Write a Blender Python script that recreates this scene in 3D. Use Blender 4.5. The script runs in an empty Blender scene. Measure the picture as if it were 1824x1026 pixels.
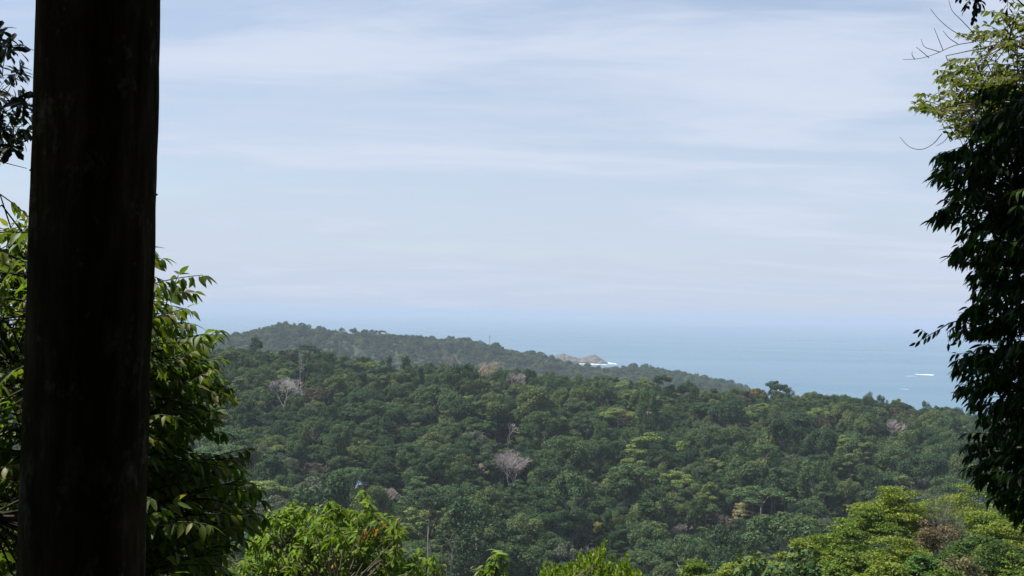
import bpy, math, random
import numpy as np
from mathutils import Matrix, Vector, noise as mnoise

# ------------------------------------------------------------------ camera, sky, sun, exposure
SC = bpy.context.scene
COL = SC.collection
H = 170.0                      # eye height above the sea
F, CX, CY = 2202.0, 912.0, 513.0
PITCH, ROLL = math.radians(1.18), math.radians(1.11)
SUN_EL, SUN_AZ = math.radians(59), math.radians(-76)     # azimuth from +Y towards +X

cam_data = bpy.data.cameras.new('camera')
cam_data.sensor_width = 36.0
cam_data.lens = 36.0 * F / 1824.0
cam_data.clip_start = 0.1
cam_data.clip_end = 300000.0
cam = bpy.data.objects.new('camera', cam_data)
COL.objects.link(cam)
fw = np.array([0, math.cos(PITCH), math.sin(PITCH)])
r0 = np.array([1.0, 0, 0])
u0 = np.cross(r0, fw)
RT = r0 * math.cos(ROLL) + u0 * math.sin(ROLL)
UP = u0 * math.cos(ROLL) - r0 * math.sin(ROLL)
CAM = np.array([0.0, 0.0, H])
cam.matrix_world = Matrix([[RT[0], UP[0], -fw[0], CAM[0]], [RT[1], UP[1], -fw[1], CAM[1]],
                           [RT[2], UP[2], -fw[2], CAM[2]], [0, 0, 0, 1]])
SC.camera = cam

world = bpy.data.worlds.new('World')
SC.world = world
world.use_nodes = True
wn, wl = world.node_tree.nodes, world.node_tree.links
wn.clear()
sky = wn.new('ShaderNodeTexSky')
sky.sky_type = 'NISHITA'
sky.sun_disc = False
sky.sun_elevation = SUN_EL
sky.sun_rotation = SUN_AZ
sky.altitude = 170
sky.air_density = 1.0
sky.dust_density = 0.15
sky.ozone_density = 1.0
tc = wn.new('ShaderNodeTexCoord')
sep = wn.new('ShaderNodeSeparateXYZ'); wl.new(tc.outputs['Generated'], sep.inputs[0])


def wmath(op, a, b=None, c=None):
    n = wn.new('ShaderNodeMath'); n.operation = op
    for i, v in enumerate((a, b, c)):
        if v is None: continue
        if isinstance(v, (int, float)): n.inputs[i].default_value = v
        else: wl.new(v, n.inputs[i])
    return n.outputs[0]


zz = wmath('ADD', wmath('MAXIMUM', sep.outputs[2], 0.0), 0.10)
cu, cv = wmath('DIVIDE', sep.outputs[0], zz), wmath('DIVIDE', sep.outputs[1], zz)
comb = wn.new('ShaderNodeCombineXYZ'); wl.new(cu, comb.inputs[0]); wl.new(cv, comb.inputs[1])


def wnoise(scale, sx, sy, rot, detail, rough, dist, off):
    m = wn.new('ShaderNodeMapping'); wl.new(comb.outputs[0], m.inputs[0])
    m.inputs['Scale'].default_value = (sx, sy, 1); m.inputs['Rotation'].default_value = (0, 0, rot)
    m.inputs['Location'].default_value = (off, off * .7, 0)
    n = wn.new('ShaderNodeTexNoise'); wl.new(m.outputs[0], n.inputs['Vector'])
    n.inputs['Scale'].default_value = scale; n.inputs['Detail'].default_value = detail
    n.inputs['Roughness'].default_value = rough; n.inputs['Distortion'].default_value = dist
    return n.outputs['Fac']


def wramp(v, a, b):
    n = wn.new('ShaderNodeMapRange'); n.interpolation_type = 'SMOOTHSTEP'
    wl.new(v, n.inputs['Value'])
    n.inputs['From Min'].default_value = a; n.inputs['From Max'].default_value = b
    return n.outputs[0]


big = wramp(wnoise(0.55, .55, 1.0, .12, 6, .55, .35, 3.1), .36, .66)
streak = wramp(wnoise(1.2, .5, 1.2, .14, 8, .58, .8, 8.3), .36, .74)
fine = wnoise(4.2, .55, 1.3, -.35, 9, .68, 1.2, 1.7)
tau = wmath('MULTIPLY_ADD', big, 0.13, wmath('MULTIPLY', streak, 0.10))
tau = wmath('MULTIPLY', tau, wmath('MULTIPLY_ADD', fine, 1.3, .35))
tau = wmath('ADD', tau, 0.10)                               # a thin veil everywhere, thicker along a low line of sight
path = wmath('DIVIDE', tau, wmath('ADD', wmath('MAXIMUM', sep.outputs[2], 0.0), 0.03))
cl = wmath('SUBTRACT', 1.0, wmath('EXPONENT', wmath('MULTIPLY', path, -1.0)))
mixc = wn.new('ShaderNodeMix'); mixc.data_type = 'RGBA'
wl.new(cl, mixc.inputs['Factor'])
wl.new(sky.outputs[0], mixc.inputs[6])
mixc.inputs[7].default_value = (4.4, 5.0, 6.2, 1)           # sunlit thin cloud
mixs = wn.new('ShaderNodeMix'); mixs.data_type = 'RGBA'      # brighter cirrus streaks
wl.new(wmath('MULTIPLY', wramp(wmath('MULTIPLY_ADD', fine, .35, wmath('MULTIPLY_ADD', streak, .45, wmath('MULTIPLY', big, .35))), .38, .95), .75), mixs.inputs['Factor'])
wl.new(mixc.outputs[2], mixs.inputs[6]); mixs.inputs[7].default_value = (5.4, 5.85, 6.95, 1)
bg = wn.new('ShaderNodeBackground'); bg.inputs['Strength'].default_value = 0.087
wl.new(mixs.outputs[2], bg.inputs['Color'])
wo = wn.new('ShaderNodeOutputWorld'); wl.new(bg.outputs[0], wo.inputs['Surface'])

sun_data = bpy.data.lights.new('sun', 'SUN')
sun_data.energy = 5.0
sun_data.angle = math.radians(0.53)
sun_data.color = (1.0, 0.95, 0.86)
sun = bpy.data.objects.new('sun', sun_data)
COL.objects.link(sun)
sdir = Vector((math.sin(SUN_AZ) * math.cos(SUN_EL), math.cos(SUN_AZ) * math.cos(SUN_EL), math.sin(SUN_EL)))
sun.rotation_euler = sdir.to_track_quat('Z', 'Y').to_euler()
sun.location = (0, 0, 400)

vs = SC.view_settings
vs.view_transform = 'Standard'; vs.look = 'None'; vs.exposure = 0.62; vs.gamma = 1.0
vs.use_curve_mapping = False
cy = SC.cycles
cy.max_bounces = 6; cy.diffuse_bounces = 3; cy.glossy_bounces = 2; cy.transmission_bounces = 3
cy.volume_bounces = 2; cy.transparent_max_bounces = 6
cy.caustics_reflective = False; cy.caustics_refractive = False
cy.use_denoising = True
try: cy.denoiser = 'OPENIMAGEDENOISE'
except Exception: pass
cy.sample_clamp_indirect = 4.0

# ------------------------------------------------------------------ helpers
rng = np.random.default_rng(11)
random.seed(11)


def P(px, py, d):
    return CAM + d * (fw + RT * (px - CX) / F + UP * (CY - py) / F)


def proj(p):
    q = np.asarray(p, float) - CAM
    d = q @ fw
    return CX + F * (q @ RT) / d, CY - F * (q @ UP) / d, d


def nrm(v):
    v = np.asarray(v, float)
    return v / np.maximum(np.linalg.norm(v, axis=-1, keepdims=True), 1e-9)


def sm(a, b, x):
    t = np.clip((np.asarray(x, float) - a) / (b - a), 0, 1)
    return t * t * (3 - 2 * t)


def np_mesh(name, V, Fq, mat=None, rnd=None, smooth=False):
    """V (n,3), Fq (m,3|4) -> mesh"""
    V = np.asarray(V, np.float32); Fq = np.asarray(Fq, np.int32)
    me = bpy.data.meshes.new(name)
    k = Fq.shape[1]
    me.vertices.add(len(V)); me.vertices.foreach_set('co', V.ravel())
    me.loops.add(Fq.size); me.loops.foreach_set('vertex_index', Fq.ravel())
    me.polygons.add(len(Fq))
    me.polygons.foreach_set('loop_start', np.arange(0, Fq.size, k, dtype=np.int32))
    if smooth: me.polygons.foreach_set('use_smooth', np.ones(len(Fq), bool))
    if rnd is not None:
        a = me.attributes.new('rnd', 'FLOAT', 'FACE')
        a.data.foreach_set('value', np.asarray(rnd, np.float32))
    me.update(calc_edges=True)
    if mat: me.materials.append(mat)
    return me


class MB:
    def __init__(self): self.v, self.f = [], []

    def tube(self, pts, rad, n=6, cap=True):
        pts = np.asarray(pts, float); rad = np.asarray(rad, float)
        if len(pts) < 2: return
        T = nrm(np.gradient(pts, axis=0))
        ref = np.array([0, 0, 1.0]) if abs(T[0][2]) < .9 else np.array([1.0, 0, 0])
        b = len(self.v)
        for p, t, r in zip(pts, T, rad):
            a = nrm(np.cross(t, ref)); c = np.cross(t, a)
            for k in range(n):
                g = 2 * math.pi * k / n
                self.v.append(p + r * (a * math.cos(g) + c * math.sin(g)))
        m = len(pts)
        for i in range(m - 1):
            for k in range(n):
                k2 = (k + 1) % n
                self.f.append((b + i * n + k, b + i * n + k2, b + (i + 1) * n + k2, b + (i + 1) * n + k))
        if cap:
            self.f.append(tuple(b + k for k in range(n - 1, -1, -1)))
            self.f.append(tuple(b + (m - 1) * n + k for k in range(n)))

    def box(self, lo, hi):
        b = len(self.v)
        for z in (lo[2], hi[2]):
            for x, y in ((lo[0], lo[1]), (hi[0], lo[1]), (hi[0], hi[1]), (lo[0], hi[1])):
                self.v.append((x, y, z))
        for q in ((3, 2, 1, 0), (4, 5, 6, 7), (0, 1, 5, 4), (1, 2, 6, 5), (2, 3, 7, 6), (3, 0, 4, 7)):
            self.f.append(tuple(b + i for i in q))

    def mesh(self, name, mat=None, smooth=False):
        me = bpy.data.meshes.new(name)
        me.from_pydata([tuple(map(float, p)) for p in self.v], [], self.f)
        if smooth: me.polygons.foreach_set('use_smooth', np.ones(len(me.polygons), bool))
        me.update()
        if mat: me.materials.append(mat)
        return me


def obj(name, me, parent=None, loc=None):
    o = bpy.data.objects.new(name, me)
    COL.objects.link(o)
    if parent: o.parent = parent
    if loc is not None: o.location = loc
    return o


def thing(name, label, cat, loc=(0, 0, 0), rotz=0.0, scale=1.0, group=None):
    o = bpy.data.objects.new(name, None)
    COL.objects.link(o)
    o.empty_display_size = .5
    o.location = [float(c) for c in loc]; o.rotation_euler = (0, 0, rotz)
    o.scale = (scale,) * 3 if isinstance(scale, (int, float)) else scale
    tag(o, label, cat, group)
    return o


def tag(o, label=None, cat=None, group=None, kind=None):
    if label: o['label'] = label
    if cat: o['category'] = cat
    if group: o['group'] = group
    if kind: o['kind'] = kind
    return o


# ------------------------------------------------------------------ materials
def new_mat(name):
    m = bpy.data.materials.new(name); m.use_nodes = True
    m.node_tree.nodes.clear()
    return m, m.node_tree.nodes, m.node_tree.links


def leaf_mat(name, col, trans=.25, rough=.5, spec=.35, hue=.02, val=.3, tcol=None, odd=None, oddp=0.0):
    m, n, l = new_mat(name)
    oi = n.new('ShaderNodeObjectInfo')
    at = n.new('ShaderNodeAttribute'); at.attribute_name = 'rnd'
    add = n.new('ShaderNodeMath'); add.operation = 'ADD'
    l.new(oi.outputs['Random'], add.inputs[0]); l.new(at.outputs['Fac'], add.inputs[1])
    fr = n.new('ShaderNodeMath'); fr.operation = 'FRACT'; l.new(add.outputs[0], fr.inputs[0])
    mul = n.new('ShaderNodeMath'); mul.operation = 'MULTIPLY'; mul.inputs[1].default_value = 7.31
    l.new(fr.outputs[0], mul.inputs[0])
    fr2 = n.new('ShaderNodeMath'); fr2.operation = 'FRACT'; l.new(mul.outputs[0], fr2.inputs[0])

    def mr(src, a, b):
        q = n.new('ShaderNodeMapRange'); l.new(src, q.inputs['Value'])
        q.inputs['To Min'].default_value = a; q.inputs['To Max'].default_value = b
        return q.outputs[0]
    base = n.new('ShaderNodeRGB'); base.outputs[0].default_value = (*col, 1)
    csrc = base.outputs[0]
    if odd:
        gt = n.new('ShaderNodeMath'); gt.operation = 'GREATER_THAN'; gt.inputs[1].default_value = 1 - oddp
        l.new(fr.outputs[0], gt.inputs[0])
        mx = n.new('ShaderNodeMix'); mx.data_type = 'RGBA'
        l.new(gt.outputs[0], mx.inputs['Factor']); l.new(csrc, mx.inputs[6]); mx.inputs[7].default_value = (*odd, 1)
        csrc = mx.outputs[2]
    hs = n.new('ShaderNodeHueSaturation'); l.new(csrc, hs.inputs['Color'])
    l.new(mr(fr.outputs[0], .5 - hue, .5 + hue), hs.inputs['Hue'])
    l.new(mr(fr2.outputs[0], 1 - val, 1 + val), hs.inputs['Value'])
    bs = n.new('ShaderNodeBsdfPrincipled')
    l.new(hs.outputs[0], bs.inputs['Base Color'])
    bs.inputs['Roughness'].default_value = rough
    bs.inputs['Specular IOR Level'].default_value = spec
    out = n.new('ShaderNodeOutputMaterial')
    if trans > 0:
        tr = n.new('ShaderNodeBsdfTranslucent')
        t2 = n.new('ShaderNodeMix'); t2.data_type = 'RGBA'; t2.blend_type = 'MULTIPLY'
        t2.inputs['Factor'].default_value = 1
        l.new(hs.outputs[0], t2.inputs[6]); t2.inputs[7].default_value = (*(tcol or (1.7, 1.7, .7)), 1)
        l.new(t2.outputs[2], tr.inputs['Color'])
        ms = n.new('ShaderNodeMixShader'); ms.inputs[0].default_value = trans
        l.new(bs.outputs[0], ms.inputs[1]); l.new(tr.outputs[0], ms.inputs[2])
        l.new(ms.outputs[0], out.inputs['Surface'])
    else:
        l.new(bs.outputs[0], out.inputs['Surface'])
    return m


def noise_mat(name, cols, scale=4, detail=6, rough=.85, stretch=(1, 1, 1), bump=.3, bdist=.02, spec=.2, ramp=(.35, .65)):
    m, n, l = new_mat(name)
    t = n.new('ShaderNodeTexCoord'); mp = n.new('ShaderNodeMapping'); l.new(t.outputs['Object'], mp.inputs[0])
    mp.inputs['Scale'].default_value = stretch
    ns = n.new('ShaderNodeTexNoise'); l.new(mp.outputs[0], ns.inputs['Vector'])
    ns.inputs['Scale'].default_value = scale; ns.inputs['Detail'].default_value = detail
    ns.inputs['Roughness'].default_value = .65
    cr = n.new('ShaderNodeValToRGB'); l.new(ns.outputs['Fac'], cr.inputs[0])
    e = cr.color_ramp.elements
    for i, c in enumerate(cols):
        pos = ramp[0] + (ramp[1] - ramp[0]) * i / max(1, len(cols) - 1)
        el = e[i] if i < 2 else e.new(pos)
        el.position = pos; el.color = (*c, 1)
    bs = n.new('ShaderNodeBsdfPrincipled'); l.new(cr.outputs[0], bs.inputs['Base Color'])
    bs.inputs['Roughness'].default_value = rough; bs.inputs['Specular IOR Level'].default_value = spec
    if bump:
        b = n.new('ShaderNodeBump'); b.inputs['Strength'].default_value = bump; b.inputs['Distance'].default_value = bdist
        l.new(ns.outputs['Fac'], b.inputs['Height']); l.new(b.outputs[0], bs.inputs['Normal'])
    out = n.new('ShaderNodeOutputMaterial'); l.new(bs.outputs[0], out.inputs['Surface'])
    return m


M_soil = noise_mat('forest floor', [(.018, .022, .010), (.03, .04, .015), (.05, .045, .025)], .35, 8, .95, bump=.5, bdist=.3)
M_headsoil = noise_mat('headland ground', [(.025, .042, .018), (.04, .06, .024)], .05, 8, .95, bump=0)
M_bark = noise_mat('pale forest bark', [(.16, .14, .11), (.34, .31, .27)], 2.0, 6, .85, (1, 1, .3), .2, .03)
M_white = noise_mat('bleached dead wood', [(.44, .40, .37), (.66, .61, .57)], 1.5, 6, .8, (1, 1, .3), .2, .03)
M_pinkbare = noise_mat('greyish pink twigs', [(.34, .28, .265), (.52, .45, .43)], 1.5, 5, .85, bump=0)
M_darkbark = noise_mat('dark branch bark', [(.022, .019, .015), (.06, .05, .04)], 9, 6, .9, (1, 1, .3), .3, .01)
M_twig = noise_mat('grey brown twig', [(.10, .085, .065), (.2, .175, .14)], 6, 5, .85, (1, 1, .4), .2, .01)
M_rock = noise_mat('islet rock', [(.07, .065, .055), (.14, .12, .10), (.20, .175, .145)], .035, 10, .9, (1, 1, 1.6), .8, 4.0)
M_foam = noise_mat('sea foam', [(.7, .74, .78), (.85, .87, .9)], .05, 6, .7, bump=.3, bdist=.4)


def bark_mat():
    m, n, l = new_mat('mossy trunk bark')
    t = n.new('ShaderNodeTexCoord')

    def ns(scale, st, det=8, rough=.65):
        mp = n.new('ShaderNodeMapping'); l.new(t.outputs['Object'], mp.inputs[0]); mp.inputs['Scale'].default_value = st
        q = n.new('ShaderNodeTexNoise'); l.new(mp.outputs[0], q.inputs['Vector'])
        q.inputs['Scale'].default_value = scale; q.inputs['Detail'].default_value = det; q.inputs['Roughness'].default_value = rough
        return q.outputs['Fac']

    def ramp(src, stops):
        cr = n.new('ShaderNodeValToRGB'); l.new(src, cr.inputs[0])
        for i, (p, c) in enumerate(stops):
            e = cr.color_ramp.elements[i] if i < 2 else cr.color_ramp.elements.new(p)
            e.position = p; e.color = (*c, 1)
        return cr.outputs[0]
    fibre = ns(14, (1, 1, .16))
    patch = ns(2.6, (1, 1, .7), 7)
    c1 = ramp(fibre, [(.3, (.020, .015, .009)), (.52, (.064, .046, .028)), (.72, (.13, .098, .066))])
    lich = ramp(ns(6, (1, 1, .6), 9, .75), [(.55, (0, 0, 0)), (.65, (1, 1, 1))])
    moss = ramp(patch, [(.42, (0, 0, 0)), (.62, (1, 1, 1))])
    m1 = n.new('ShaderNodeMix'); m1.data_type = 'RGBA'; l.new(lich, m1.inputs['Factor'])
    l.new(c1, m1.inputs[6]); m1.inputs[7].default_value = (.21, .175, .13, 1)
    m2 = n.new('ShaderNodeMix'); m2.data_type = 'RGBA'
    h = n.new('ShaderNodeMath'); h.operation = 'MULTIPLY'; h.inputs[1].default_value = .6; l.new(moss, h.inputs[0])
    l.new(h.outputs[0], m2.inputs['Factor']); l.new(m1.outputs[2], m2.inputs[6]); m2.inputs[7].default_value = (.024, .026, .010, 1)
    bs = n.new('ShaderNodeBsdfPrincipled'); l.new(m2.outputs[2], bs.inputs['Base Color'])
    bs.inputs['Roughness'].default_value = 1.0; bs.inputs['Specular IOR Level'].default_value = 0.0
    b = n.new('ShaderNodeBump'); b.inputs['Strength'].default_value = .7; b.inputs['Distance'].default_value = .012
    l.new(fibre, b.inputs['Height']); l.new(b.outputs[0], bs.inputs['Normal'])
    o = n.new('ShaderNodeOutputMaterial'); l.new(bs.outputs[0], o.inputs['Surface'])
    return m


def sea_mat():
    m, n, l = new_mat('ocean water')
    t = n.new('ShaderNodeTexCoord')

    def ns(scale, st, det, rough=.6, dist=0.0):
        mp = n.new('ShaderNodeMapping'); l.new(t.outputs['Object'], mp.inputs[0]); mp.inputs['Scale'].default_value = st
        q = n.new('ShaderNodeTexNoise'); l.new(mp.outputs[0], q.inputs['Vector'])
        q.inputs['Scale'].default_value = scale; q.inputs['Detail'].default_value = det
        q.inputs['Roughness'].default_value = rough; q.inputs['Distortion'].default_value = dist
        return q.outputs['Fac']
    slick = ns(.0011, (.35, 1.6, 1), 6, .55, .6)
    cr = n.new('ShaderNodeValToRGB'); l.new(slick, cr.inputs[0])
    e = cr.color_ramp.elements
    e[0].position, e[0].color = .30, (.042, .125, .19, 1)
    e[1].position, e[1].color = .70, (.048, .14, .205, 1)
    bs = n.new('ShaderNodeBsdfPrincipled'); l.new(cr.outputs[0], bs.inputs['Base Color'])
    mr = n.new('ShaderNodeMapRange'); l.new(slick, mr.inputs['Value'])
    mr.inputs['From Min'].default_value = .35; mr.inputs['From Max'].default_value = .65
    mr.inputs['To Min'].default_value = .28; mr.inputs['To Max'].default_value = .23
    l.new(mr.outputs[0], bs.inputs['Roughness'])
    bs.inputs['IOR'].default_value = 1.33
    b = n.new('ShaderNodeBump'); b.inputs['Strength'].default_value = .28; b.inputs['Distance'].default_value = 1.0
    l.new(ns(.035, (.5, 1.4, 1), 5), b.inputs['Height']); l.new(b.outputs[0], bs.inputs['Normal'])
    o = n.new('ShaderNodeOutputMaterial'); l.new(bs.outputs[0], o.inputs['Surface'])
    return m


# ------------------------------------------------------------------ terrain functions
def fbm(x, y, s, o=0.0):
    return (np.sin(x * s + 1.3 + o) * np.cos(y * s * 1.13 + .4 + o) + .5 * np.sin(x * s * 2.3 + y * s * 1.7 + o * 2.1)
            + .35 * np.cos(x * s * 3.9 - y * s * 4.3 + o))


CREST_D = 900.0
TREE_H = 23.0
crest_px = np.array([-900, -300, 100, 400, 520, 600, 700, 800, 900, 1000, 1100, 1200, 1300, 1400, 1500, 1600, 1700, 1780, 1900, 2300, 2900.])
crest_py = np.array([600, 600, 605, 612, 616, 630, 640, 642, 650, 658, 668, 682, 690, 694, 697, 708, 722, 738, 760, 850, 1000.])
cp = np.array([P(a, b, CREST_D) for a, b in zip(crest_px, crest_py)])
CREST_U, CREST_Z = cp[:, 0] / cp[:, 1], cp[:, 2] - TREE_H


def ground(x, y):
    x = np.asarray(x, float); y = np.asarray(y, float)
    yy = np.maximum(y, 1.0)
    fcam = np.interp(y, [-60, -20, 0, 3, 20, 60, 100, 200, 300, 400, 470], [-22, -7, 1.62, 2.2, 9, 27, 44, 76, 97, 111, 116])
    zc = H - fcam
    zc = zc + 21 * np.exp(-(((x - 62) / 42) ** 2 + ((y - 128) / 55) ** 2))
    zc = zc - .0006 * np.clip(np.abs(x) - 40, 0, 400) ** 2 * sm(30, 200, y) * 0 
    u = x / yy
    cz = np.interp(u, CREST_U, CREST_Z)
    rise = np.clip((y - 440) / (CREST_D - 440), 0, 1)
    prof = .72 * rise + .28 * sm(0, 1, rise)
    zh = 53 + (cz - 53) * prof
    back = sm(CREST_D, 1750, y)
    zh = zh * (1 - back) - 8 * back
    w = sm(430, 500, y)
    z = zc * (1 - w) + zh * w
    z = z + 2.6 * fbm(x, y, .021) * sm(60, 200, y) * (1 - sm(820, 900, y) * .5) + .12 * fbm(x, y, .6)
    return z


# near terrain sheet
gy = np.concatenate([np.arange(-70, 40, 2.5), np.arange(40, 200, 6), np.arange(200, 1000, 14), np.arange(1000, 2000, 60)])
gx = np.linspace(-1, 1, 121)
GX = np.outer(70 + .75 * np.maximum(gy, 0), np.sign(gx) * np.abs(gx) ** 1.25)
GY = np.repeat(gy[:, None], len(gx), 1)
GZ = ground(GX, GY)
nR, nC = GX.shape
idx = np.arange(nR * nC).reshape(nR, nC)
Q = np.stack([idx[:-1, :-1], idx[:-1, 1:], idx[1:, 1:], idx[1:, :-1]], -1).reshape(-1, 4)
o = obj('hillside_terrain', np_mesh('hillside_terrain', np.stack([GX, GY, GZ], -1).reshape(-1, 3), Q, M_soil, smooth=True))
tag(o, 'forest floor of the viewpoint slope, valley and near ridge', kind='structure')

# sea
R_SEA = 60000.0
rings = np.concatenate([[200, 1000, 2000, 3000, 4500, 7000, 12000, 20000, 35000], [R_SEA]])
na = 96
V = [(0, 0, 0)]
for r in rings:
    for k in range(na):
        a = 2 * math.pi * k / na
        V.append((r * math.cos(a), r * math.sin(a), 0))
b = MB(); b.v = V
for k in range(na): b.f.append((0, 1 + k, 1 + (k + 1) % na))
for i in range(len(rings) - 1):
    for k in range(na):
        k2 = (k + 1) % na
        b.f.append((1 + i * na + k, 1 + (i + 1) * na + k, 1 + (i + 1) * na + k2, 1 + i * na + k2))
o = obj('sea', b.mesh('sea', sea_mat()))
tag(o, 'calm pale blue ocean reaching the hazy horizon', kind='structure')

# headland across the water
hp = [(-500, 640, 2300), (100, 622, 2200), (330, 607, 2200), (400, 602, 2200), (440, 597, 2200), (475, 588, 2200), (505, 580, 2200), (540, 586, 2200), (580, 593, 2210),
      (650, 595, 2220), (720, 601, 2240), (770, 608, 2250), (805, 608, 2260), (835, 608, 2270), (870, 620, 2300), (920, 631, 2360), (955, 635, 2400), (985, 645, 2420),
      (1020, 654, 2450), (1060, 661, 2480), (1100, 661, 2520), (1140, 658, 2560), (1180, 661, 2600), (1220, 671, 2660), (1270, 680, 2740), (1310, 687, 2820), (1328, 693, 2860), (1345, 702, 2880)]
HH = 10.0
hp = [(a, c, max(d, 2800)) for a, c, d in hp]
hc = np.array([P(a, c, d) for a, c, d in hp]); hc[:, 2] -= HH
nU, nV = 220, 26
ui = np.linspace(0, len(hp) - 1, nU)
crest = np.stack([np.interp(ui, range(len(hp)), hc[:, k]) for k in range(3)], -1)
HG = np.zeros((nU, nV, 3))
hv = np.linspace(-1, 1, nV)
for j, v in enumerate(hv):
    front = v < 0
    t = abs(v)
    off = -620 * t if front else 420 * t
    HG[:, j, 0] = crest[:, 0] * (1 + off / crest[:, 1] * .6)
    HG[:, j, 1] = crest[:, 1] + off
    drop = (t ** 1.3)
    zb = np.minimum(crest[:, 2] - 70, -6) if not front else np.minimum(crest[:, 2] * .35 - 8, crest[:, 2] - 14)
    HG[:, j, 2] = crest[:, 2] * (1 - drop) + zb * drop
    HG[:, j, 2] += (3.0 * fbm(HG[:, j, 0], HG[:, j, 1], .012, 1.0)) * sm(0.02, .3, t)
idx = np.arange(nU * nV).reshape(nU, nV)
Q = np.stack([idx[:-1, :-1], idx[1:, :-1], idx[1:, 1:], idx[:-1, 1:]], -1).reshape(-1, 4)
o = obj('headland', np_mesh('headland', HG.reshape(-1, 3), Q, M_headsoil, smooth=True))
tag(o, 'long wooded headland running down into the sea', kind='structure')

# ------------------------------------------------------------------ distant crowns
UPV = np.array([0, 0, 1.0])


def lobes_for(kind, r):
    if kind == 'round':
        K = 30
        c = nrm(r.normal(size=(K, 3))); c[:, 2] = r.uniform(-.35, 1, K)
        c[:, :2] = nrm(c[:, :2]) * np.sqrt(np.clip(1 - np.clip(c[:, 2], -.5, 1) ** 2, 0, 1))[:, None]
        c = c * np.array([4.6, 4.6, 4.0]) * r.uniform(.75, 1.08, (K, 1)) + np.array([0, 0, 11.5])
        return c, r.uniform(1.1, 2.1, K), np.full(K, .8)
    if kind == 'umbrella':
        K = 26
        a = r.uniform(0, 6.28, K); q = 6.4 * np.sqrt(r.uniform(0, 1, K))
        c = np.stack([q * np.cos(a), q * np.sin(a), 15.5 - .05 * q ** 2 + r.normal(0, .45, K)], -1)
        return c, r.uniform(1.2, 2.1, K), np.full(K, .5)
    if kind == 'tower':
        K = 40
        z = r.uniform(3, 17.5, K); a = r.uniform(0, 6.28, K)
        q = (1.0 + 2.6 * np.sqrt(np.clip(1 - ((z - 11) / 8) ** 2, 0, 1))) * r.uniform(.6, 1.1, K)
        c = np.stack([q * np.cos(a), q * np.sin(a), z], -1)
        return c, r.uniform(.9, 1.6, K), np.full(K, 1.25)
    if kind == 'fine':
        K = 80
        z = r.uniform(-.15, 1, K); a = r.uniform(0, 6.28, K); q = np.sqrt(1 - np.clip(z, 0, 1) ** 2)
        c = np.stack([6 * q * np.cos(a), 6 * q * np.sin(a), 4.6 * z + 9.5], -1) * r.uniform(.93, 1.03, (K, 1))
        return c, r.uniform(.9, 1.4, K), np.full(K, .7)
    if kind == 'layered':
        K = 34
        t = r.integers(0, 4, K); q = np.array([5.6, 5.0, 3.8, 2.0])[t] * np.sqrt(r.uniform(.1, 1, K)); a = r.uniform(0, 6.28, K)
        c = np.stack([q * np.cos(a), q * np.sin(a), np.array([8, 10.5, 12.8, 14.8])[t] - .06 * q ** 2 + r.normal(0, .85, K)], -1)
        return c, r.uniform(1.0, 1.8, K), np.full(K, .42)
    if kind == 'clumpy':
        K = 16
        z = r.uniform(-.5, 1, K); a = r.uniform(0, 6.28, K); q = np.sqrt(1 - z ** 2)
        c = np.stack([4.0 * q * np.cos(a), 4.0 * q * np.sin(a), 3.4 * z + 11], -1) * np.array([1, 1, 1])
        return c, r.uniform(1.3, 2.4, K), np.full(K, .85)


def crown_mesh(name, kind, seed, nleaf, leaf, mat, lob=None, upb=.5, jit=.5, fuzz=.09):
    r = np.random.default_rng(seed)
    c, rad, fl = lob if lob is not None else lobes_for(kind, r)
    w = rad ** 2; k = r.choice(len(c), nleaf, p=w / w.sum())
    z = r.uniform(-.55, 1, nleaf); a = r.uniform(0, 6.2832, nleaf); q = np.sqrt(1 - z * z)
    d = np.stack([q * np.cos(a), q * np.sin(a), z], -1)
    # small bumps on every lobe
    rr = rad[k] * (r.uniform(.55, 1.0, nleaf) ** .5) * (1 + .13 * np.sin(5 * a + k) * np.sin(4 * z + 2 * k))
    sc = np.stack([np.ones(nleaf), np.ones(nleaf), fl[k]], -1)
    p = c[k] + d * rr[:, None] * sc
    if fuzz: p = p + r.normal(size=p.shape) * (fuzz * rad[k])[:, None] * sc
    if kind == 'tower': p[:, 2] -= r.exponential(.5, nleaf)
    n = nrm(d * (1 / sc) + upb * UPV + jit * r.normal(size=(nleaf, 3)))
    t = nrm(np.cross(n, r.normal(size=(nleaf, 3)))); bt = np.cross(n, t)
    s = leaf * r.uniform(.55, 1.35, nleaf)[:, None]
    asp = r.uniform(.5, .9, nleaf)[:, None]
    bend = n * s * r.uniform(-.25, .25, (nleaf, 1))
    V = np.stack([p - t * s * .5, p - bt * s * .5 * asp + bend, p + t * s * .5, p + bt * s * .5 * asp - bend], 1).reshape(-1, 3)
    return np_mesh(name, V, np.arange(nleaf * 4).reshape(-1, 4), mat, r.uniform(0, 1, nleaf))


def limb_paths(base, tips, r, r0, sag=0.0, wob=.08):
    out = []
    for tip in tips:
        L = np.linalg.norm(tip - base)
        t = np.linspace(0, 1, 5)[:, None]
        mid = (base + tip) / 2 + np.array([0, 0, -sag * L]) + r.normal(0, wob * L, 3)
        p = (1 - t) ** 2 * base + 2 * t * (1 - t) * mid + t ** 2 * tip
        out.append((p, np.linspace(r0, r0 * .25, 5)))
    return out


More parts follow.
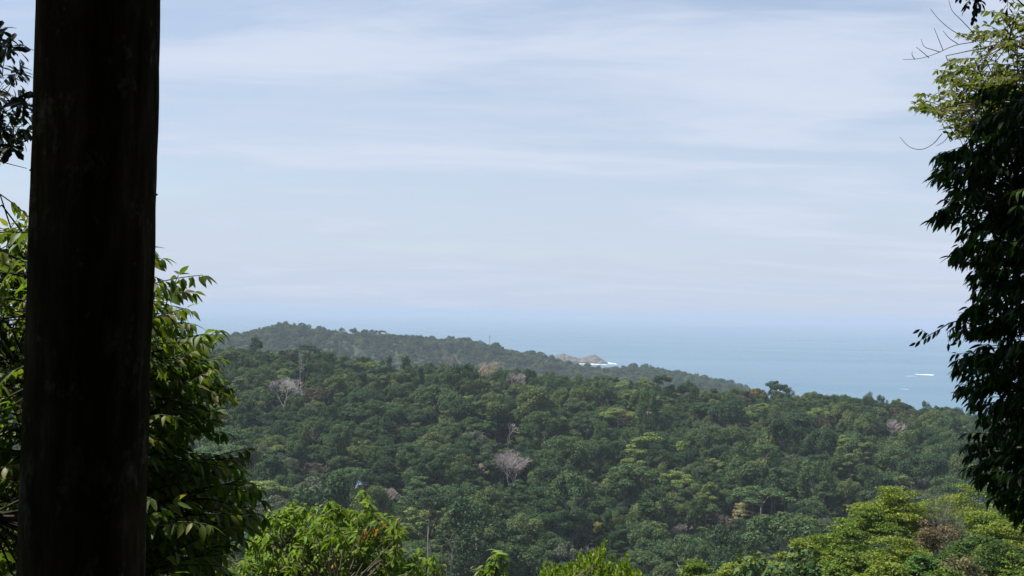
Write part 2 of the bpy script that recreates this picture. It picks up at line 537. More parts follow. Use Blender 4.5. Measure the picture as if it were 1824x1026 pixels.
def trunk_mesh(name, kind, seed, mat):
    r = np.random.default_rng(seed + 500)
    c, rad, fl = lobes_for(kind, np.random.default_rng(seed))
    hz = {'round': 7.5, 'umbrella': 10.5, 'tower': 9, 'fine': 6, 'layered': 6.5, 'clumpy': 7}[kind]
    b = MB()
    b.tube([(0, 0, -2.5), (0, 0, 1), (r.normal(0, .25), r.normal(0, .25), hz * .55), (0, 0, hz)], [.55, .42, .32, .26], 7)
    for p, rd in limb_paths(np.array([0, 0, hz - .3]), c[r.choice(len(c), 7, False)], r, .17, .05): b.tube(p, rd, 5)
    return b.mesh(name, mat)


GREENS = {
    'dark': ('dark green', (.042, .079, .034)),
    'mid': ('mid green', (.072, .119, .046)),
    'olive': ('olive green', (.108, .144, .052)),
    'lime': ('yellowish green', (.155, .205, .058)),
    'grey': ('greyish green', (.104, .126, .080)),
}
M_leaf = {k: leaf_mat('foliage ' + v[0], v[1], .14, .6, .06, .025, .42) for k, v in GREENS.items()}
KINDW = [('round', 'dark'), ('round', 'mid'), ('round', 'olive'), ('tower', 'dark'), ('tower', 'mid'), ('tower', 'olive'), ('umbrella', 'mid'), ('umbrella', 'dark'),
         ('umbrella', 'lime'), ('fine', 'mid'), ('fine', 'grey'), ('layered', 'dark'), ('layered', 'mid'), ('layered', 'lime'),
         ('clumpy', 'dark'), ('clumpy', 'olive'), ('clumpy', 'grey'), ('clumpy', 'mid'), ('round', 'dark'), ('layered', 'olive')]
WEIGHT = np.array([3, 4, 2, 2.2, 2.6, 1.2, 1.0, .8, .4, 2.0, .8, 1.2, 1.2, .4, 2.6, 1.6, 1.0, 2.8, 2, .9])
SHAPEW = {'round': 'round-topped', 'umbrella': 'flat-topped', 'tower': 'vine-draped columnar', 'fine': 'smooth domed', 'layered': 'tiered', 'clumpy': 'lumpy-crowned'}
CROWN_R = {'round': 6.2, 'umbrella': 7.6, 'tower': 4.6, 'fine': 6.8, 'layered': 6.3, 'clumpy': 5.6}
CROWN_Z = {'round': 11.5, 'umbrella': 15, 'tower': 10.5, 'fine': 11, 'layered': 11.5, 'clumpy': 11}
VAR = []
for i, (kd, cl_) in enumerate(KINDW):
    cm = crown_mesh('crown_' + kd, kd, 40 + i, 9000 if kd == 'fine' else 7500, .38 if kd == 'fine' else .46, M_leaf[cl_])
    tm = trunk_mesh('trunk_' + kd, kd, 40 + i, M_bark)
    VAR.append((kd, cl_, cm, tm))


# bare trees
def bare_tree(seed, height, spread, levels, r0, twig_r, fork=3, upw=.5, wig=.18):
    """returns (trunk MB, branches MB): a leafless tree"""
    r = np.random.default_rng(seed)
    tr, br = MB(), MB()

    def grow(p, d, L, rad, lev, mb):
        pts, rads = [p], [rad]
        n = 4 if lev > 1 else 3
        for i in range(n):
            d = nrm(d + r.normal(0, wig, 3) + np.array([0, 0, .06 * upw]))
            p = p + d * L / n
            pts.append(p); rads.append(rad * (1 - .45 * (i + 1) / n))
        mb.tube(pts, rads, 6 if lev >= levels - 1 else (4 if lev > 1 else 3), False)
        if lev == 0: return
        k = fork + (1 if r.random() < .45 else 0)
        a0 = r.uniform(0, 6.28)
        for j in range(k):
            a = a0 + 6.28 * j / k + r.normal(0, .3)
            ref = nrm(np.cross(d, [.3, .7, .2])); s2 = np.cross(d, ref)
            out = ref * math.cos(a) + s2 * math.sin(a)
            nd = nrm(d * .75 + out * spread * r.uniform(.7, 1.2) + UPV * .12 * upw)
            s = pts[-1] if j < 2 else pts[-1 - r.integers(0, 2)]
            grow(s, nd, L * r.uniform(.6, .82), max(rads[-1] * .72, twig_r), lev - 1, br)
    tr_h = height * .2
    d0 = nrm(np.array([r.normal(0, .05), r.normal(0, .05), 1]))
    tr.tube([(0, 0, -2), (0, 0, 0), d0 * tr_h * .5, d0 * tr_h], [r0 * 1.35, r0 * 1.15, r0 * .95, r0 * .8], 8, False)
    k0 = fork
    for j in range(k0):
        a = 6.28 * j / k0 + r.uniform(0, 1)
        nd = nrm(np.array([math.cos(a) * spread, math.sin(a) * spread, 1]))
        grow(d0 * tr_h * r.uniform(.85, 1), nd, height * .32, r0 * .6, levels, br)
    return tr, br


# ------------------------------------------------------------------ the near hillside forest
def hit(px, py, h):
    for d in np.arange(420, 990, 3.0):
        p = P(px, py, d)
        if p[2] <= ground(p[0], p[1]) + h: return p, d
    return P(px, py, 900), 900.0


# (px, py of crown centre, crown width px, height px, type, name, label)
SPECIAL = [
    (506, 697, 62, 58, 'bare_white', 'bare_tree', 'fan-shaped leafless silver-grey tree on the upper left of the forested slope'),
    (535, 664, 30, 66, 'snag', 'dead_snag', 'twisted bleached dead snag just right of the fan-shaped silver tree'),
    (562, 706, 46, 34, 'brownround', 'brown_tinged_tree', 'domed olive-brown tree below the twisted dead snag'),
    (872, 653, 40, 22, 'blossom', 'blossom_tree', 'pale peach blossoming tree on the crest of the near ridge'),
    (915, 672, 44, 26, 'pinkbare', 'bare_tree', 'thin pinkish-brown leafless tree below the peach blossom tree'),
    (800, 634, 26, 26, 'pinkbare', 'bare_tree', 'small pinkish leafless tree on the crest left of the peach blossom tree'),
    (911, 836, 84, 74, 'bare_pink_big', 'bare_tree', 'large pale-trunked leafless tree in the middle of the slope'),
    (905, 770, 36, 36, 'snag', 'dead_snag', 'pale dead branches sticking up above the large leafless tree'),
    (857, 832, 20, 14, 'tanbit', 'blossom_tree', 'tiny tan blossom crown left of the large leafless tree'),
    (1593, 764, 46, 36, 'pinkbare', 'bare_tree', 'round greyish-pink leafless tree high on the right of the slope'),
    (1624, 738, 22, 18, 'talltop', 'tall_trunk_tree', 'brown-crowned tree on a tall pale trunk right of the round leafless tree'),
    (1600, 735, 26, 18, 'brownround', 'brown_tinged_tree', 'reddish-brown tree beside the tall pale-trunked tree near the right crest'),
    (1464, 752, 36, 28, 'brownround', 'brown_tinged_tree', 'dull reddish-brown tree on the upper right slope'),
    (1118, 744, 44, 30, 'brownround', 'brown_tinged_tree', 'brownish tree in the centre of the slope below the crest'),
    (1216, 797, 24, 26, 'limeclump', 'bright_lime_tree', 'small vivid lime-green tree in the middle right of the slope'),
    (1335, 745, 22, 26, 'limeclump', 'bright_lime_tree', 'lime-green tree on the upper slope below the orange-tinged crest tree'),
    (1346, 697, 36, 13, 'orange', 'orange_tinged_tree', 'orange-tinged flat crown on the crest beside the dark umbrella tree'),
    (1382, 690, 38, 22, 'darkumbrella', 'umbrella_tree', 'dark umbrella-shaped tree standing out on the right crest against the sea'),
    (1180, 680, 36, 30, 'darkumbrella', 'umbrella_tree', 'dark spreading tree on the crest in front of the lower headland'),
    (548, 625, 52, 24, 'darkumbrella', 'umbrella_tree', 'broad dark spreading tree on the left crest against the far headland'),
    (457, 612, 22, 26, 'darktower', 'tall_dark_tree', 'upright dark tree on the far left crest'),
    (722, 650, 22, 34, 'darktower', 'tall_dark_tree', 'narrow dark vine-covered tree rising from the crest left of centre'),
    (656, 650, 42, 14, 'limeflat', 'bright_lime_tree', 'flat yellow-green crown just under the crest left of centre'),
    (650, 790, 34, 16, 'umbrellawhite', 'umbrella_tree', 'pale green umbrella tree on a forked white trunk in the left of the slope'),
    (1322, 906, 46, 18, 'cream', 'cream_flowering_tree', 'cream-flowering tree low on the right of the slope'),
    (1062, 931, 26, 14, 'yellow', 'yellow_flowering_tree', 'small yellow-topped tree low in the centre of the slope'),
    (1380, 886, 16, 24, 'talltop', 'tall_trunk_tree', 'thin pale-stemmed tree right of the cream-flowering tree'),
    (1414, 880, 20, 16, 'limeflat', 'bright_lime_tree', 'small yellow-green crown low on the slope above the sunny grove'),
    (1280, 930, 56, 34, 'greybrush', 'dry_tree', 'dry grey-brown tree low on the slope below the cream-flowering tree'),
    (1212, 945, 50, 30, 'bare_small', 'bare_tree', 'grey leafless tree low on the slope left of the dry tree'),
    (560, 838, 60, 34, 'greybrush', 'dry_tree', 'dry grey-brown tree in the lower left of the slope'),
    (622, 852, 44, 32, 'greybrush', 'dry_tree', 'thin brownish dry tree beside the blue roof'),
    (690, 882, 40, 28, 'pinkbare', 'bare_tree', 'brownish leafless tree right of the blue roof'),
    (1040, 985, 40, 26, 'pinkbare', 'bare_tree', 'grey-pink leafless tree at the bottom centre behind the bright shrub'),
    (1494, 912, 22, 24, 'bare_small', 'bare_tree', 'small bare grey tree just above the sunny grove'),
    (1015, 853, 30, 20, 'greybrush', 'dry_tree', 'dull olive dry tree right of the large leafless tree'),
]
M_sp = {
    'blossom': leaf_mat('peach blossom', (.42, .33, .27), .2, .6, .2, .01, .25),
    'brownround': leaf_mat('brown tinged leaves', (.085, .072, .036), .2, .6, .2, .02, .35),
    'limeclump': leaf_mat('vivid lime leaves', (.16, .25, .035), .3, .5, .3, .015, .3),
    'orange': leaf_mat('orange tinged leaves', (.16, .12, .03), .2, .6, .2, .03, .3),
    'cream': leaf_mat('cream flowers', (.38, .35, .19), .2, .6, .2, .02, .35),
    'yellow': leaf_mat('yellow flowers', (.30, .30, .07), .2, .6, .2, .02, .3),
    'greybrush': leaf_mat('dry grey brown leaves', (.115, .098, .075), .15, .7, .2, .02, .3),
}
SP_POS = []
for k, (px, py, w, h, ty, nm, lab) in enumerate(SPECIAL):
    bare = ty in ('bare_white', 'pinkbare', 'bare_pink_big', 'bare_small', 'snag', 'greybrush')
    p, d = hit(px, py + h * .5, 4.0) if bare else hit(px, py, 12.0)
    pxm = F / d
    W, Ht = w / pxm, h / pxm
    base = np.array([p[0], p[1], float(ground(p[0], p[1]))])
    top = P(px, py - h / 2, d)[2] - base[2]
    rz = float(rng.uniform(0, 6.28))
    if bare:
        mat = {'bare_white': M_white, 'snag': M_white, 'bare_pink_big': M_pinkbare, 'pinkbare': M_pinkbare, 'bare_small': M_bark, 'greybrush': M_twig}[ty]
        hh = top
        lv, fk, sp = (5 if ty in ('bare_white', 'bare_pink_big') else 4, 3, .6) if ty != 'snag' else (3, 2, .5)
        tb, bb = bare_tree(100 + k, hh, sp, lv, .42 if ty != 'snag' else .5, .052 if ty in ('bare_white', 'bare_pink_big') else .08 if ty != 'snag' else .11, fk, 1.0, .14 if ty != 'snag' else .3)
        B = np.array(bb.v); z0 = B[:, 2].min()
        sx = W / 2 / np.percentile(np.hypot(B[:, 0], B[:, 1]), 96)
        zt = hh / max(B[:, 2].max(), 1)
        T = thing(nm, lab, 'tree', base, rz, (sx, sx, zt), 'bare and dry trees on the slope')
        obj('trunk', tb.mesh('trunk', M_white if ty in ('bare_pink_big', 'snag', 'bare_white') else mat), T)
        obj('branches', bb.mesh('branches', mat), T)
        if ty == 'greybrush':
            Lb = B[::3][rng.choice(len(B[::3]), 26)]
            obj('foliage', crown_mesh('dry_foliage', 'clumpy', 900 + k, 900, .5, M_sp['greybrush'], lob=(Lb, rng.uniform(.5, 1.1, 26), np.full(26, .6))), T)['kind'] = 'stuff'
    else:
        kd, mk = {'brownround': ('fine', M_sp['brownround']), 'blossom': ('clumpy', M_sp['blossom']), 'talltop': ('umbrella', M_sp['brownround']),
                  'limeclump': ('clumpy', M_sp['limeclump']), 'orange': ('umbrella', M_sp['orange']), 'darkumbrella': ('umbrella', M_leaf['dark']),
                  'darktower': ('tower', M_leaf['dark']), 'limeflat': ('umbrella', M_leaf['lime']), 'umbrellawhite': ('umbrella', M_leaf['lime']),
                  'cream': ('layered', M_sp['cream']), 'yellow': ('clumpy', M_sp['yellow']), 'tanbit': ('umbrella', M_sp['blossom'])}[ty]
        sxy = W / 2 / CROWN_R[kd] * 1.08
        ztop = {'round': 17, 'umbrella': 16.8, 'tower': 18.5, 'fine': 15, 'layered': 15.8, 'clumpy': 16}[kd]
        sz = max(top / ztop, .55)
        if ty in ('blossom', 'cream', 'tanbit'): n_, lf = 2400, .42
        else: n_, lf = 3000, .7
        T = thing(nm, lab, 'tree', base, rz, (sxy, sxy, sz), 'distinct trees on the slope')
        obj('trunk', trunk_mesh('trunk', kd, 300 + k, M_white if ty in ('umbrellawhite', 'talltop') else M_bark), T)
        obj('crown', crown_mesh('crown', kd, 300 + k, n_, lf / max(sxy, .6), mk), T)
    SP_POS.append((px, py, w, h, d))

# small house with a blue roof in the lower left of the slope
hpos, hd = hit(643, 857, 7.2)
M_blue = noise_mat('blue corrugated roof', [(.16, .27, .36), (.30, .42, .50)], 2.5, 5, .45, (6, 1, 1), .4, .03)
M_wall = noise_mat('pale plaster wall', [(.45, .43, .40), (.55, .53, .50)], 1.2, 5, .85, bump=.1)
M_glass = noise_mat('dark window glass', [(.03, .035, .04), (.05, .055, .06)], 1, 2, .15, bump=0, spec=.5)
gz = float(ground(hpos[0], hpos[1]))
T = thing('house', 'small house with a pale blue metal roof half hidden among the lower trees', 'house', (hpos[0], hpos[1], gz), .35)
wz = hpos[2] - gz
b = MB(); b.box((-2.4, -2, -2), (2.4, 2, wz - 1.2)); wall = obj('wall', b.mesh('wall', M_wall), T)
b = MB()
for s in (-1, 1):
    q = len(b.v)
    b.v += [(-2.8, s * 2.5, wz - 1.5), (2.8, s * 2.5, wz - 1.5), (2.8, 0, wz + .7), (-2.8, 0, wz + .7),
            (-2.8, s * 2.5, wz - 1.62), (2.8, s * 2.5, wz - 1.62), (2.8, 0, wz + .58), (-2.8, 0, wz + .58)]
    b.f += [tuple(q + i for i in t) for t in ((0, 1, 2, 3), (7, 6, 5, 4), (0, 4, 5, 1), (1, 5, 6, 2), (3, 2, 6, 7), (0, 3, 7, 4))]
obj('roof', b.mesh('roof', M_blue), T)
for xw in (-1.2, 1.1):
    b = MB(); b.box((xw - .45, -2.06, wz - 3.2), (xw + .45, -2.003, wz - 2.2)); obj('window', b.mesh('window', M_glass), T)
SP_POS.append((643, 855, 24, 16, hd))

# scatter
trees = []
cell = 6.9
for y in np.arange(452, 985, cell):
    for x in np.arange(-.50 * y - 30, .52 * y + 30, cell):
        trees.append((x + rng.uniform(-.48, .48) * cell, y + rng.uniform(-.48, .48) * cell))
trees = np.array(trees)
N = len(trees)
tv = rng.choice(len(VAR), N, p=WEIGHT / WEIGHT.sum())
# patches of one kind
pn = fbm(trees[:, 0], trees[:, 1], .03, 4.0)
lowl = (trees[:, 1] < 640)
sw = (pn > .9) & (rng.random(N) < .5); tv[sw] = rng.choice([8, 13, 2, 15, 19], sw.sum())
sw = (pn < -.9) & (rng.random(N) < .6); tv[sw] = rng.choice([0, 3, 11, 14, 18, 7], sw.sum())
sw = lowl & (rng.random(N) < .3); tv[sw] = rng.choice([9, 6, 11, 12, 10], sw.sum())
ts = np.clip(rng.lognormal(-.29, .30, N), .4, 1.5)
ts *= np.where((rng.random(N) < .07) & (trees[:, 1] < 820), 1.5, 1.0) * np.interp(trees[:, 1], [450, 650, 900], [1.3, 1.1, 1.0])
ts = np.where(trees[:, 1] > 830, np.minimum(ts, 1.08), ts)
tr_ = rng.uniform(0, 6.28, N)
ts3 = np.column_stack([rng.uniform(.8, 1.28, N), rng.uniform(.8, 1.28, N), rng.uniform(.82, 1.22, N)])
tz = ground(trees[:, 0], trees[:, 1])
kd_r = np.array([CROWN_R[v[0]] for v in VAR]); kd_z = np.array([CROWN_Z[v[0]] for v in VAR])
ctr = np.stack([trees[:, 0], trees[:, 1], tz + kd_z[tv] * ts], -1)
tpx, tpy, td = proj(ctr)
tw = kd_r[tv] * ts * F / td
keep = np.ones(N, bool)
for (px, py, w, h, d) in SP_POS:
    near = td < d + 4
    front = near & (np.abs(tpx - px) < w * .38 + tw * .75) & (tpy - tw * .75 < py + h * .42) & (tpy > py - h * .5)
    inside = (np.abs(tpx - px) < w * .4) & (np.abs(td - d) < 9)
    keep &= ~(front | inside)
ts = np.where(keep, ts, np.minimum(ts, rng.uniform(.2, .34, N)))
keep[:] = True
ctr = np.stack([trees[:, 0], trees[:, 1], tz + kd_z[tv] * ts], -1)
tpx, tpy, td = proj(ctr)
tw = kd_r[tv] * ts * F / td
trees, tv, ts, ts3, tr_, tz, ctr, tpx, tpy, td, tw = [a[keep] for a in (trees, tv, ts, ts3, tr_, tz, ctr, tpx, tpy, td, tw)]
ts3 = ts3 * ts[:, None]
N = len(trees)
# which ones show largest: a coarse id buffer
S = 4
buf = -np.ones((1026 // S + 1, 1824 // S + 1), int)
yy, xx = np.mgrid[0:buf.shape[0], 0:buf.shape[1]]
for i in np.argsort(-td):
    cx_, cy_, w_ = tpx[i] / S, tpy[i] / S, tw[i] / S
    x0, x1, y0, y1 = int(cx_ - w_), int(cx_ + w_) + 2, int(cy_ - w_ * .8), int(cy_ + w_ * .9) + 2
    x0, y0 = max(x0, 0), max(y0, 0)
    if x1 <= x0 or y1 <= y0 or x0 >= buf.shape[1] or y0 >= buf.shape[0]: continue
    s_ = (slice(y0, y1), slice(x0, x1))
    m_ = ((xx[s_] - cx_) / w_) ** 2 + ((yy[s_] - cy_) / (w_ * .8)) ** 2 < 1
    buf[s_][m_] = i
# parts of the frame the foreground hides
buf[:, :380 // S] = -1; buf[:, 1745 // S:] = -1; buf[985 // S:] = -1; buf[900 // S:, :760 // S] = -1; buf[900 // S:, 1480 // S:] = -1
cnt = np.bincount(buf[buf >= 0], minlength=N)
own = set(np.argsort(-cnt)[:300 - len(SPECIAL)].tolist())
LM = [(506, 697, 'the fan-shaped silver tree'), (872, 653, 'the peach blossom tree'), (911, 836, 'the large leafless tree'),
      (1593, 764, 'the round leafless tree'), (1464, 752, 'the dull reddish-brown tree'), (1118, 744, 'the central brownish tree'),
      (1216, 797, 'the vivid lime tree'), (1382, 690, 'the dark umbrella tree'), (1322, 906, 'the cream-flowering tree'), (1062, 931, 'the small yellow-topped tree'),
      (650, 790, 'the white-trunked umbrella tree'), (643, 857, 'the blue roof'), (722, 650, 'the narrow vine-covered crest tree'),
      (1700, 800, 'the dark tree edge on the right'), (1560, 880, 'the sunny grove'), (420, 800, 'the big-leaved tree by the trunk'), (780, 950, 'the bare saplings')]
SECT = ['right of', 'lower right of', 'below', 'lower left of', 'left of', 'upper left of', 'above', 'upper right of']
used, uniq = {}, []
for i in sorted(own, key=lambda q: -cnt[q]):
    kd, cl_, cm, tm = VAR[tv[i]]
    dd = [math.hypot(tpx[i] - a, tpy[i] - c) for a, c, _ in LM]
    j = int(np.argmin(dd)); a, c, nm = LM[j]
    sect = SECT[int(round(math.degrees(math.atan2(tpy[i] - c, tpx[i] - a)) / 45)) % 8]
    far = 'just ' if dd[j] < 45 else ('' if dd[j] < 95 else 'well ')
    size = 'large ' if ts[i] > 1.12 else ('small ' if ts[i] < .72 else '')
    lab = f"{size}{SHAPEW[kd]} {GREENS[cl_][0]} forest tree {far}{sect} {nm}"
    T = thing('forest_tree', lab, 'tree', (trees[i, 0], trees[i, 1], tz[i]), float(tr_[i]), tuple(map(float, ts3[i])), 'forest trees on the near hillside')
    obj('trunk', tm, T); obj('crown', cm, T)
    used.setdefault(lab, []).append((tpy[i], T))
for lab, lst in used.items():
    lst.sort(key=lambda q: q[0])
    for q, (_, T) in enumerate(lst):
        t_ = lab if len(lst) == 1 else ('upper ' if q == 0 else ('lower ' if q == len(lst) - 1 else 'middle ')) + lab
        for cut in (' forest', ' just', ' well', ' large', ' small'):
            if len(t_.split()) > 16: t_ = t_.replace(cut, '', 1)
        T['label'] = t_


def scatter(name, label, pts, vidx, rot, scl, sources, kind='stuff'):
    """one stuff object: instances of crown meshes on points (geometry nodes)"""
    me = bpy.data.meshes.new(name)
    me.vertices.add(len(pts)); me.vertices.foreach_set('co', np.asarray(pts, np.float32).ravel())
    for nm, tp, val in (('vi', 'INT', np.asarray(vidx, np.int32)), ('rz', 'FLOAT', np.asarray(rot, np.float32))):
        at = me.attributes.new(nm, tp, 'POINT'); at.data.foreach_set('value', val)
    at = me.attributes.new('sc', 'FLOAT_VECTOR', 'POINT')
    s3 = np.asarray(scl, np.float32)
    if s3.ndim == 1: s3 = np.repeat(s3[:, None], 3, 1)
    at.data.foreach_set('vector', np.ascontiguousarray(s3).ravel())
    me.update()
    o = obj(name, me)
    ng = bpy.data.node_groups.new(name, 'GeometryNodeTree')
    ng.interface.new_socket('Geometry', in_out='INPUT', socket_type='NodeSocketGeometry')
    ng.interface.new_socket('Geometry', in_out='OUTPUT', socket_type='NodeSocketGeometry')
    n, l = ng.nodes, ng.links
    gi, go = n.new('NodeGroupInput'), n.new('NodeGroupOutput')

    def attr(nm, dt):
        a = n.new('GeometryNodeInputNamedAttribute'); a.data_type = dt; a.inputs['Name'].default_value = nm
        return a.outputs['Attribute']
    vi, rz, sc = attr('vi', 'INT'), attr('rz', 'FLOAT'), attr('sc', 'FLOAT_VECTOR')
    cx = n.new('ShaderNodeCombineXYZ'); l.new(rz, cx.inputs[2])
    jn = n.new('GeometryNodeJoinGeometry')
    for q, src in enumerate(sources):
        oi = n.new('GeometryNodeObjectInfo'); oi.inputs['Object'].default_value = src; oi.transform_space = 'ORIGINAL'
        cmpn = n.new('FunctionNodeCompare'); cmpn.data_type = 'INT'; cmpn.operation = 'EQUAL'
        l.new(vi, cmpn.inputs[2]); cmpn.inputs[3].default_value = q
        ip = n.new('GeometryNodeInstanceOnPoints')
        l.new(gi.outputs[0], ip.inputs['Points']); l.new(cmpn.outputs[0], ip.inputs['Selection'])
        l.new(oi.outputs['Geometry'], ip.inputs['Instance'])
        l.new(cx.outputs[0], ip.inputs['Rotation']); l.new(sc, ip.inputs['Scale'])
        l.new(ip.outputs[0], jn.inputs[0])
    l.new(jn.outputs[0], go.inputs[0])
    md = o.modifiers.new('scatter', 'NODES'); md.node_group = ng
    tag(o, label, kind=kind)
    return o


first = {}
for ob in bpy.data.objects:
    if ob.name.startswith('crown') and ob.data in [v[2] for v in VAR] and ob.data.name not in first: first[ob.data.name] = ob
for v in VAR:
    if v[2].name not in first:   # a variant with no individual of its own: give it one hidden-size spot in the forest
        i = next(q for q in range(N) if q not in own and VAR[tv[q]][2] is v[2] and td[q] > 600)
        own.add(i)
        T = thing('forest_tree', f"{SHAPEW[v[0]]} {GREENS[v[1]][0]} forest tree near the crest of the ridge", 'tree', (trees[i, 0], trees[i, 1], tz[i]), float(tr_[i]), tuple(map(float, ts3[i])), 'forest trees on the near hillside')
        obj('trunk', v[3], T); first[v[2].name] = obj('crown', v[2], T)
SRC = [first[v[2].name] for v in VAR]
rest = np.array([i for i in range(N) if i not in own])
# valley and lower slope trees that stay under the frame's bottom edge
low = []
for y in np.arange(70, 452, 8.5):
    for x in np.arange(-.55 * y - 30, .55 * y + 30, 8.5):
        low.append((x + rng.uniform(-4, 4), y + rng.uniform(-4, 4)))
low = np.array(low)
lv_ = rng.choice(len(VAR), len(low), p=WEIGHT / WEIGHT.sum()); ls = rng.uniform(.55, 1.05, len(low))
lz = ground(low[:, 0], low[:, 1])
_, lpy, ld = proj(np.stack([low[:, 0], low[:, 1], lz + 17.5 * ls], -1))
lk = (lpy > 1000) | (low[:, 1] > 400)
pts = np.concatenate([np.column_stack([trees[rest], tz[rest]]), np.column_stack([low, lz])[lk]])
scatter('forest_canopy', 'dense green rainforest canopy filling the rest of the near hillside', pts,
        np.concatenate([tv[rest], lv_[lk]]), np.concatenate([tr_[rest], rng.uniform(0, 6.28, lk.sum())]), np.concatenate([ts3[rest], np.repeat(ls[lk][:, None], 3, 1)]), SRC)

# headland wood
NP = 11500
ua, va = rng.uniform(0, nU - 1.01, NP), (nV - 1.01) * np.clip(rng.beta(1.6, 1.5, NP), 0.02, .8)
# keep the crest well covered
va[:2200] = (nV - 1) * .5 + rng.normal(-1.0, 1.2, 2200)
i0, j0 = ua.astype(int), np.clip(va, 0, nV - 1.01).astype(int)
fu, fv = (ua - i0)[:, None], (np.clip(va, 0, nV - 1.01) - j0)[:, None]
pp = (HG[i0, j0] * (1 - fu) * (1 - fv) + HG[np.minimum(i0 + 1, nU - 1), j0] * fu * (1 - fv) + HG[i0, j0 + 1] * (1 - fu) * fv + HG[np.minimum(i0 + 1, nU - 1), j0 + 1] * fu * fv)
ok = pp[:, 2] > 1.0
pp = pp[ok]; hs_ = rng.lognormal(-.08, .22, len(pp)); pp[:, 2] -= 1.5
HW = WEIGHT.copy(); HW[[8, 13, 2, 15, 16, 10]] *= 2.0
scatter('headland_forest', 'hazy blue-green woodland covering the far headland', pp, rng.choice(len(VAR), len(pp), p=HW / HW.sum()), rng.uniform(0, 6.28, len(pp)), hs_, SRC)


def hcrest(px):
    a = [q[0] for q in hp]
    return P(px, np.interp(px, a, [q[1] for q in hp]), np.interp(px, a, [q[2] for q in hp]))


# masts and a pale building on the headland
M_mast = noise_mat('red and white mast paint', [(.45, .42, .42), (.55, .52, .52)], 1, 2, .6, bump=0)
M_mast_dark = noise_mat('grey mast antennas', [(.2, .2, .21), (.3, .3, .31)], 1, 2, .6, bump=0)
for px, top, lab, sc_ in ((872, 598, 'slim lattice radio mast standing on the far headland crest', 1.0), (833, 601, 'short thin mast beside the flat-topped tree on the far headland', .7)):
    base = hcrest(px); base[2] -= 2
    d = proj(base)[2]
    ht = P(px, top, d)[2] - base[2]
    T = thing('radio_mast', lab, 'mast', base, .3, 1.0, 'masts on the headland')
    b = MB()
    w0 = 1.3 * sc_
    for sx, sy in ((-1, -1), (1, -1), (1, 1), (-1, 1)): b.tube([(sx * w0, sy * w0, -8), (sx * .45 * sc_, sy * .45 * sc_, ht)], [.2, .13], 4)
    nz = 9
    for q in range(nz):
        z = ht * q / nz; z2 = ht * (q + 1) / nz
        wa = (w0 + (.45 * sc_ - w0) * q / nz); wb = (w0 + (.45 * sc_ - w0) * (q + 1) / nz)
        b.tube([(-wa, -wa, z), (wb, -wb, z2)], [.09, .09], 3); b.tube([(wa, -wa, z), (-wb, -wb, z2)], [.09, .09], 3)
        b.tube([(-wb, -wb, z2), (wb, -wb, z2)], [.09, .09], 3)
    obj('lattice', b.mesh('lattice', M_mast), T)
    b = MB()
    for q in range(3):
        a = 2.09 * q
        b.box((1.1 * math.cos(a) - .35, 1.1 * math.sin(a) - .35, ht - 3.2), (1.1 * math.cos(a) + .35, 1.1 * math.sin(a) + .35, ht - .6))
    obj('antenna', b.mesh('antenna', M_mast_dark), T)
base = P(962, 641, 2735)
T = thing('house', 'long white building among the trees on the far headland', 'house', base, .1)
b = MB(); b.box((-6, -4, -12), (6, 4, 1.2)); obj('wall', b.mesh('wall', M_wall), T)
b = MB(); b.box((-6.8, -4.8, 1.203), (6.8, 4.8, 1.7)); obj('roof', b.mesh('roof', M_foam), T)
for xw in (-4, -1.3, 1.4, 4.1):
    b = MB(); b.box((xw - .6, -4.05, -1.2), (xw + .6, -4.003, .3)); obj('window', b.mesh('window', M_glass), T)

# ------------------------------------------------------------------ rocky islet with surf
DI = H / -(P(1034, 646, 1.0) - CAM)[2]
isl_c = P(1034, 646, DI); isl_c[2] = 0
pxm = F / DI
prof_px = np.array([975, 985, 992, 998, 1006, 1012, 1020, 1026, 1034, 1040, 1046, 1052, 1058, 1066, 1072, 1078, 1083, 1088])
prof_h = np.array([0, 9, 14, 16.5, 15, 14, 11, 9.5, 8, 8.5, 11, 14, 15, 11.5, 8, 4.5, 2, 0]) / pxm
xs = np.linspace(-62, 56, 90) / pxm; ys = np.linspace(-1, 1, 41)
V = []
for x in xs:
    hgt = np.interp(1034 + x * pxm, prof_px, prof_h)
    for y in ys:
        wid = 34 + hgt * .9
        s = max(0, 1 - abs(y) ** 1.35)
        nz = mnoise.fractal(Vector((x * .035, y * wid * .035, 3)), .9, 2.2, 6) * 13 + abs(mnoise.noise(Vector((x * .09, y * wid * .09, 9)))) * 10
        z = hgt * s + nz * min(1, hgt / 12) * (.35 + .65 * (1 - s)) * (s > 0) - 2.5
        V.append((x, y * wid, z))
idx = np.arange(len(xs) * len(ys)).reshape(len(xs), len(ys))
Q = np.stack([idx[:-1, :-1], idx[1:, :-1], idx[1:, 1:], idx[:-1, 1:]], -1).reshape(-1, 4)
T = thing('rocky_islet', 'small twin-peaked rocky islet off the headland with surf at its foot', 'islet', isl_c)
obj('rock', np_mesh('islet_rock', V, Q, M_rock), T)
Va = np.array(V); tops = Va[(Va[:, 2] > 12)]
selp = tops[rng.choice(len(tops), 150)]
obj('scrub', crown_mesh('islet_scrub', 'clumpy', 77, 2600, 1.7, M_leaf['olive'], lob=(selp, rng.uniform(1.6, 3.2, 150), np.full(150, .6))), T)['kind'] = 'stuff'


M_faint = noise_mat('thin foam film', [(.30, .38, .45), (.40, .48, .54)], .05, 6, .6, bump=0)


